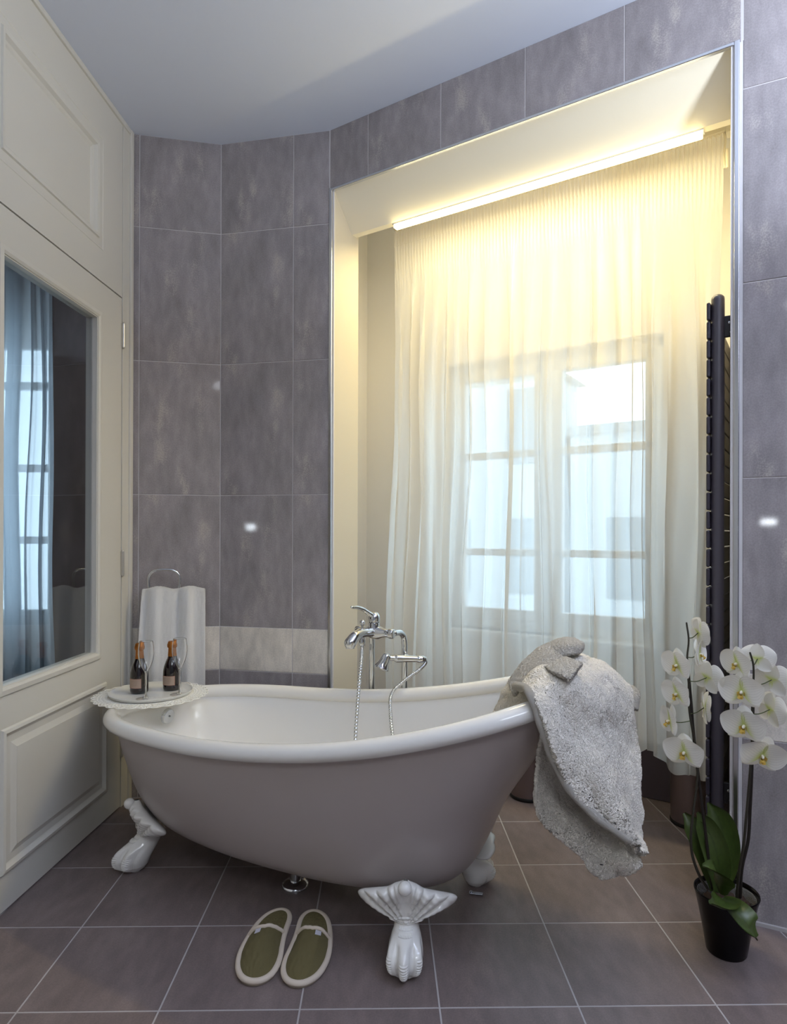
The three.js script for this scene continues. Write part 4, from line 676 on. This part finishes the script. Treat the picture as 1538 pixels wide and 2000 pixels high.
// ---------------------------------------------------------------- potted orchid by the right wall
{
const STEMS = [[[0.899, 0.195, -1.770], [0.869, 0.241, -1.755], [0.848, 0.297, -1.750], [0.844, 0.346, -1.750], [0.852, 0.406, -1.755], [0.865, 0.488, -1.760], [0.869, 0.556, -1.765], [0.856, 0.626, -1.765], [0.846, 0.689, -1.765], [0.844, 0.766, -1.765], [0.840, 0.829, -1.765], [0.844, 0.879, -1.765], [0.838, 0.925, -1.765]],
  [[0.924, 0.184, -1.790], [0.910, 0.253, -1.780], [0.899, 0.327, -1.775], [0.884, 0.427, -1.770], [0.871, 0.526, -1.770], [0.860, 0.624, -1.770], [0.853, 0.709, -1.770], [0.844, 0.800, -1.770]],
  [[0.976, 0.176, -1.760], [0.977, 0.254, -1.750], [0.986, 0.326, -1.745], [0.991, 0.412, -1.740], [0.999, 0.509, -1.740], [1.005, 0.606, -1.740], [1.006, 0.702, -1.740], [1.009, 0.813, -1.740], [1.000, 0.848, -1.740]],
  [[0.996, 0.165, -1.780], [0.996, 0.251, -1.770], [1.010, 0.331, -1.765], [1.012, 0.417, -1.760], [1.014, 0.531, -1.755], [1.016, 0.643, -1.755], [1.017, 0.768, -1.755]]];
const FLOWERS = [[0.870, 0.898, -1.765, 0.048, 120, 10, 20],
  [0.865, 0.843, -1.750, 0.046, 75, 5, 0],
  [0.797, 0.818, -1.730, 0.050, -38, -8, 0],
  [0.894, 0.775, -1.765, 0.052, 140, 5, 15],
  [0.797, 0.741, -1.730, 0.050, -40, -8, 8],
  [0.887, 0.693, -1.765, 0.052, 100, 0, 10],
  [0.785, 0.663, -1.745, 0.050, -62, 0, 0],
  [0.819, 0.583, -1.735, 0.057, -18, -12, 0],
  [0.951, 0.825, -1.715, 0.050, -42, -8, 0],
  [1.029, 0.828, -1.755, 0.048, 165, 0, 0],
  [0.958, 0.753, -1.705, 0.059, -15, -8, 0],
  [1.068, 0.771, -1.755, 0.055, 150, 5, 10],
  [1.063, 0.690, -1.755, 0.055, 125, 0, 15],
  [0.962, 0.664, -1.700, 0.060, -20, -12, 0],
  [1.010, 0.586, -1.700, 0.062, 10, -20, -12]];
const LEAVES = [[[[0.947, 0.170, -1.790], [0.962, 0.229, -1.800], [0.971, 0.293, -1.815], [0.962, 0.359, -1.830], [0.942, 0.398, -1.850]], [0.012, 0.03, 0.04, 0.036, 0.004]],
  [[[0.937, 0.172, -1.800], [0.929, 0.229, -1.800], [0.903, 0.301, -1.800], [0.880, 0.351, -1.810], [0.863, 0.377, -1.830]], [0.012, 0.026, 0.03, 0.026, 0.005]],
  [[[0.936, 0.180, -1.780], [0.933, 0.244, -1.770], [0.921, 0.312, -1.775], [0.903, 0.365, -1.790], [0.888, 0.392, -1.800]], [0.012, 0.028, 0.034, 0.026, 0.005]],
  [[[0.936, 0.187, -1.760], [0.923, 0.232, -1.735], [0.905, 0.265, -1.720], [0.882, 0.281, -1.715], [0.860, 0.287, -1.715]], [0.012, 0.03, 0.032, 0.022, 0.006]],
  [[[0.941, 0.166, -1.780], [0.934, 0.184, -1.740], [0.915, 0.202, -1.700], [0.883, 0.209, -1.665], [0.841, 0.231, -1.640]], [0.012, 0.026, 0.034, 0.03, 0.006]],
  [[[0.942, 0.167, -1.770], [0.939, 0.180, -1.730], [0.943, 0.175, -1.690], [0.956, 0.155, -1.665], [0.974, 0.127, -1.660]], [0.012, 0.026, 0.034, 0.034, 0.01]]];  const g = thing('potted_orchid', 'white moth orchid with two arching flower sprays in a glossy black pot', 'potted plant', [0.972, 0, -1.806], 0), at = V(0.972, 0, -1.806);
  const black = phys(0x080508, 0.22, { specularIntensity: 0.45 });
  part('pot', lathe([[0.0001, 0.004], [0.046, 0.004], [0.050, 0], [0.0525, 0.004], [0.060, 0.05], [0.071, 0.11], [0.0805, 0.155], [0.084, 0.166], [0.0835, 0.1695], [0.0805, 0.1695], [0.0775, 0.162], [0.0675, 0.11], [0.062, 0.08], [0.0001, 0.08]], 64), black, g);
  part('inner_pot', lathe([[0.066, 0.115], [0.0735, 0.150], [0.076, 0.158], [0.0745, 0.159], [0.0715, 0.150], [0.064, 0.115]], 48), phys(0xffffff, 0.05, { transmission: 0.9, thickness: 0 }), g);
  const r = rng(303), bark = []; for (let k = 0; k < 90; k++) { const a = r() * 6.283, q = Math.sqrt(r()) * 0.058; bark.push(new THREE.DodecahedronGeometry(0.008 + r() * 0.007, 0).scale(1, 0.6, 1.4).rotateY(r() * 6).rotateX(r()).translate(Math.cos(a) * q, 0.118 + r() * 0.012, Math.sin(a) * q)); }
  const soil = part('bark_chips', bark, std(0x2e1f1a, 0.9), g); soil.userData.kind = 'stuff';
  const rel = (p) => V(...p).sub(at);
  const stemMat = std(0x2e2a20, 0.5), stemGreen = std(0x46502a, 0.5);
  STEMS.forEach((s, i) => part(i === 1 || i === 3 ? 'support_stake' : 'stem', tube(s.map(rel), (u) => (i === 1 || i === 3 ? 0.0042 : 0.0040 - 0.0016 * u), 70, 10), i === 1 || i === 3 ? std(0x1f1712, 0.6) : stemMat, g));
  // leaves: long keeled straps
  const leafTex = tex(128, 256, (u, v) => { const k = 1 + 0.10 * fbm(u * 9, v * 5, 3) - 0.35 * Math.exp(-(((v - 0.5) / 0.03) ** 2)) * 0.4; return [66 * k, 82 * k, 36 * k]; });
  const leafMat = phys(0xffffff, 0.38, { map: leafTex, clearcoat: 0.25, clearcoatRoughness: 0.3, side: THREE.DoubleSide });
  LEAVES.forEach(([cl, w], i) => {
    const c = curve(cl.map(rel)), eye = V(0, EYE, 0).sub(at);
    const width = (u) => { const x = u * (w.length - 1), k = Math.min(w.length - 2, Math.floor(x)), gk = (j) => w[clamp(j, 0, w.length - 1)], f = x - k, a = gk(k - 1), b = gk(k), cc = gk(k + 1), d = gk(k + 2); return 0.5 * (2 * b + (cc - a) * f + (2 * a - 5 * b + 4 * cc - d) * f * f + (3 * b - a - 3 * cc + d) * f * f * f); };
    const f = (u, v) => { const p = c.getPoint(u), t = c.getTangent(u), out = i < 3 ? V(-0.45, 0.1, 0.85) : V(0, 1, 0.25), b = t.clone().cross(out).normalize(), n = b.clone().cross(t).normalize(), q = v * 2 - 1, ww = Math.max(0.001, width(u)); return p.addScaledVector(b, q * ww).addScaledVector(n, 0.30 * ww * q * q - 0.003 * (1 - q * q)); };
    const top = sheet(f, 40, 14), low = sheet((u, v) => f(u, 1 - v).add(V(0, -0.0022, -0.0008)), 40, 14);
    part('leaf', [top, low], leafMat, g);
  });
  // flowers: two broad petals, three sepals, a yellow lip
  const petalTex = tex(128, 128, (u, v) => { const q = Math.exp(-((u / 0.16) ** 2)), vein = 0.02 * Math.sin(v * 70 + Math.sin(u * 9)); const k = 1 - vein; return [244 * k - 26 * q, 242 * k - 14 * q, 236 * k - 92 * q]; });
  const petalMat = phys(0xffffff, 0.7, { map: petalTex, transmission: 0.28, thickness: 0, specularIntensity: 0.3, side: THREE.DoubleSide });
  const lipMat = phys(0xd8b552, 0.6, { transmission: 0.2, thickness: 0, side: THREE.DoubleSide }), columnMat = std(0xf0ead8, 0.6), budMat = std(0x8f7c2d, 0.7);
  const petal = (len, wid, cup, curl, shape) => sheet((u, v) => { const q = v * 2 - 1, w = wid * Math.max(0, Math.sin(Math.PI * Math.pow(u, shape))) ** 0.62 * (1 - 0.0 * u); return V(q * w, len * u, cup * u * u - curl * q * q * w * 6 * (0.4 + u) + 0.0015 * Math.sin(q * 5 + u * 8) * u); }, 22, 18);
  const P = { wide: petal(0.88, 0.60, 0.05, -0.035, 0.74), sepal: petal(0.80, 0.34, 0.02, 0.04, 0.80) };
  const lip = join([sheet((u, v) => { const q = v * 2 - 1; return V(q * 0.15 * Math.sin(Math.PI * Math.min(1, 0.15 + u * 0.8)), -0.12 - 0.26 * u, 0.10 + 0.20 * Math.sin(u * 2.6) + 0.12 * q * q); }, 12, 10), sheet((u, v) => { const q = v * 2 - 1; return V(0.10 + 0.10 * u, -0.10 + q * 0.10, 0.10 + 0.16 * u); }, 6, 6), sheet((u, v) => { const q = v * 2 - 1; return V(-0.10 - 0.10 * u, -0.10 + q * 0.10, 0.10 + 0.16 * u); }, 6, 6)]);
  const column = new THREE.SphereGeometry(0.07, 14, 10).scale(0.8, 1, 1.7).translate(0, -0.02, 0.10), throat = new THREE.SphereGeometry(0.06, 12, 8).scale(1.2, 0.7, 1).translate(0, -0.14, 0.16);
  FLOWERS.forEach(([x, y, z, size, yaw, pitch, roll], i) => {
    const f = sub('flower', g); f.position.set(x, y, z).sub(at);
    f.rotation.order = 'YXZ'; f.rotation.set(-pitch * Math.PI / 180, (yaw - 27) * Math.PI / 180, roll * Math.PI / 180); f.scale.setScalar(size * 1.14);
    const ad = (geo, mat, rz, rx = 0, name = 'petal') => { const m = part(name, geo, mat, f); m.rotation.set(rx, 0, rz); return m; };
    ad(P.sepal, petalMat, 0, -0.10, 'sepal'); ad(P.sepal, petalMat, 2.28, -0.08, 'sepal'); ad(P.sepal, petalMat, -2.28, -0.08, 'sepal');
    ad(P.wide, petalMat, 1.22, 0.06).position.z = 0.04; ad(P.wide, petalMat, -1.22, 0.06).position.z = 0.045;
    const lp = part('lip', lip, lipMat, f); lp.scale.setScalar(0.72); part('column', column, columnMat, f); part('throat', throat, budMat, f).scale.setScalar(0.8);
    // flower stalk back to the nearest stem
    const from = V(x, y, z).sub(at); let best = null, bd = 9;
    for (const k of [0, 2]) for (const p of curve(STEMS[k].map(rel)).getPoints(80)) { const d2 = p.distanceTo(from.clone().add(V(0, -0.012, 0))); if (d2 < bd) { bd = d2; best = p; } }
    if (bd > 0.006) part('flower_stalk', tube([best, best.clone().lerp(from, 0.5).add(V(0, -0.006, -0.004)), from], 0.0013, 10, 7), stemGreen, g);
  });
}
scene.traverse((o) => { if (o.isLight && o.castShadow !== undefined) o.castShadow = true; });
renderer.render(scene, camera);
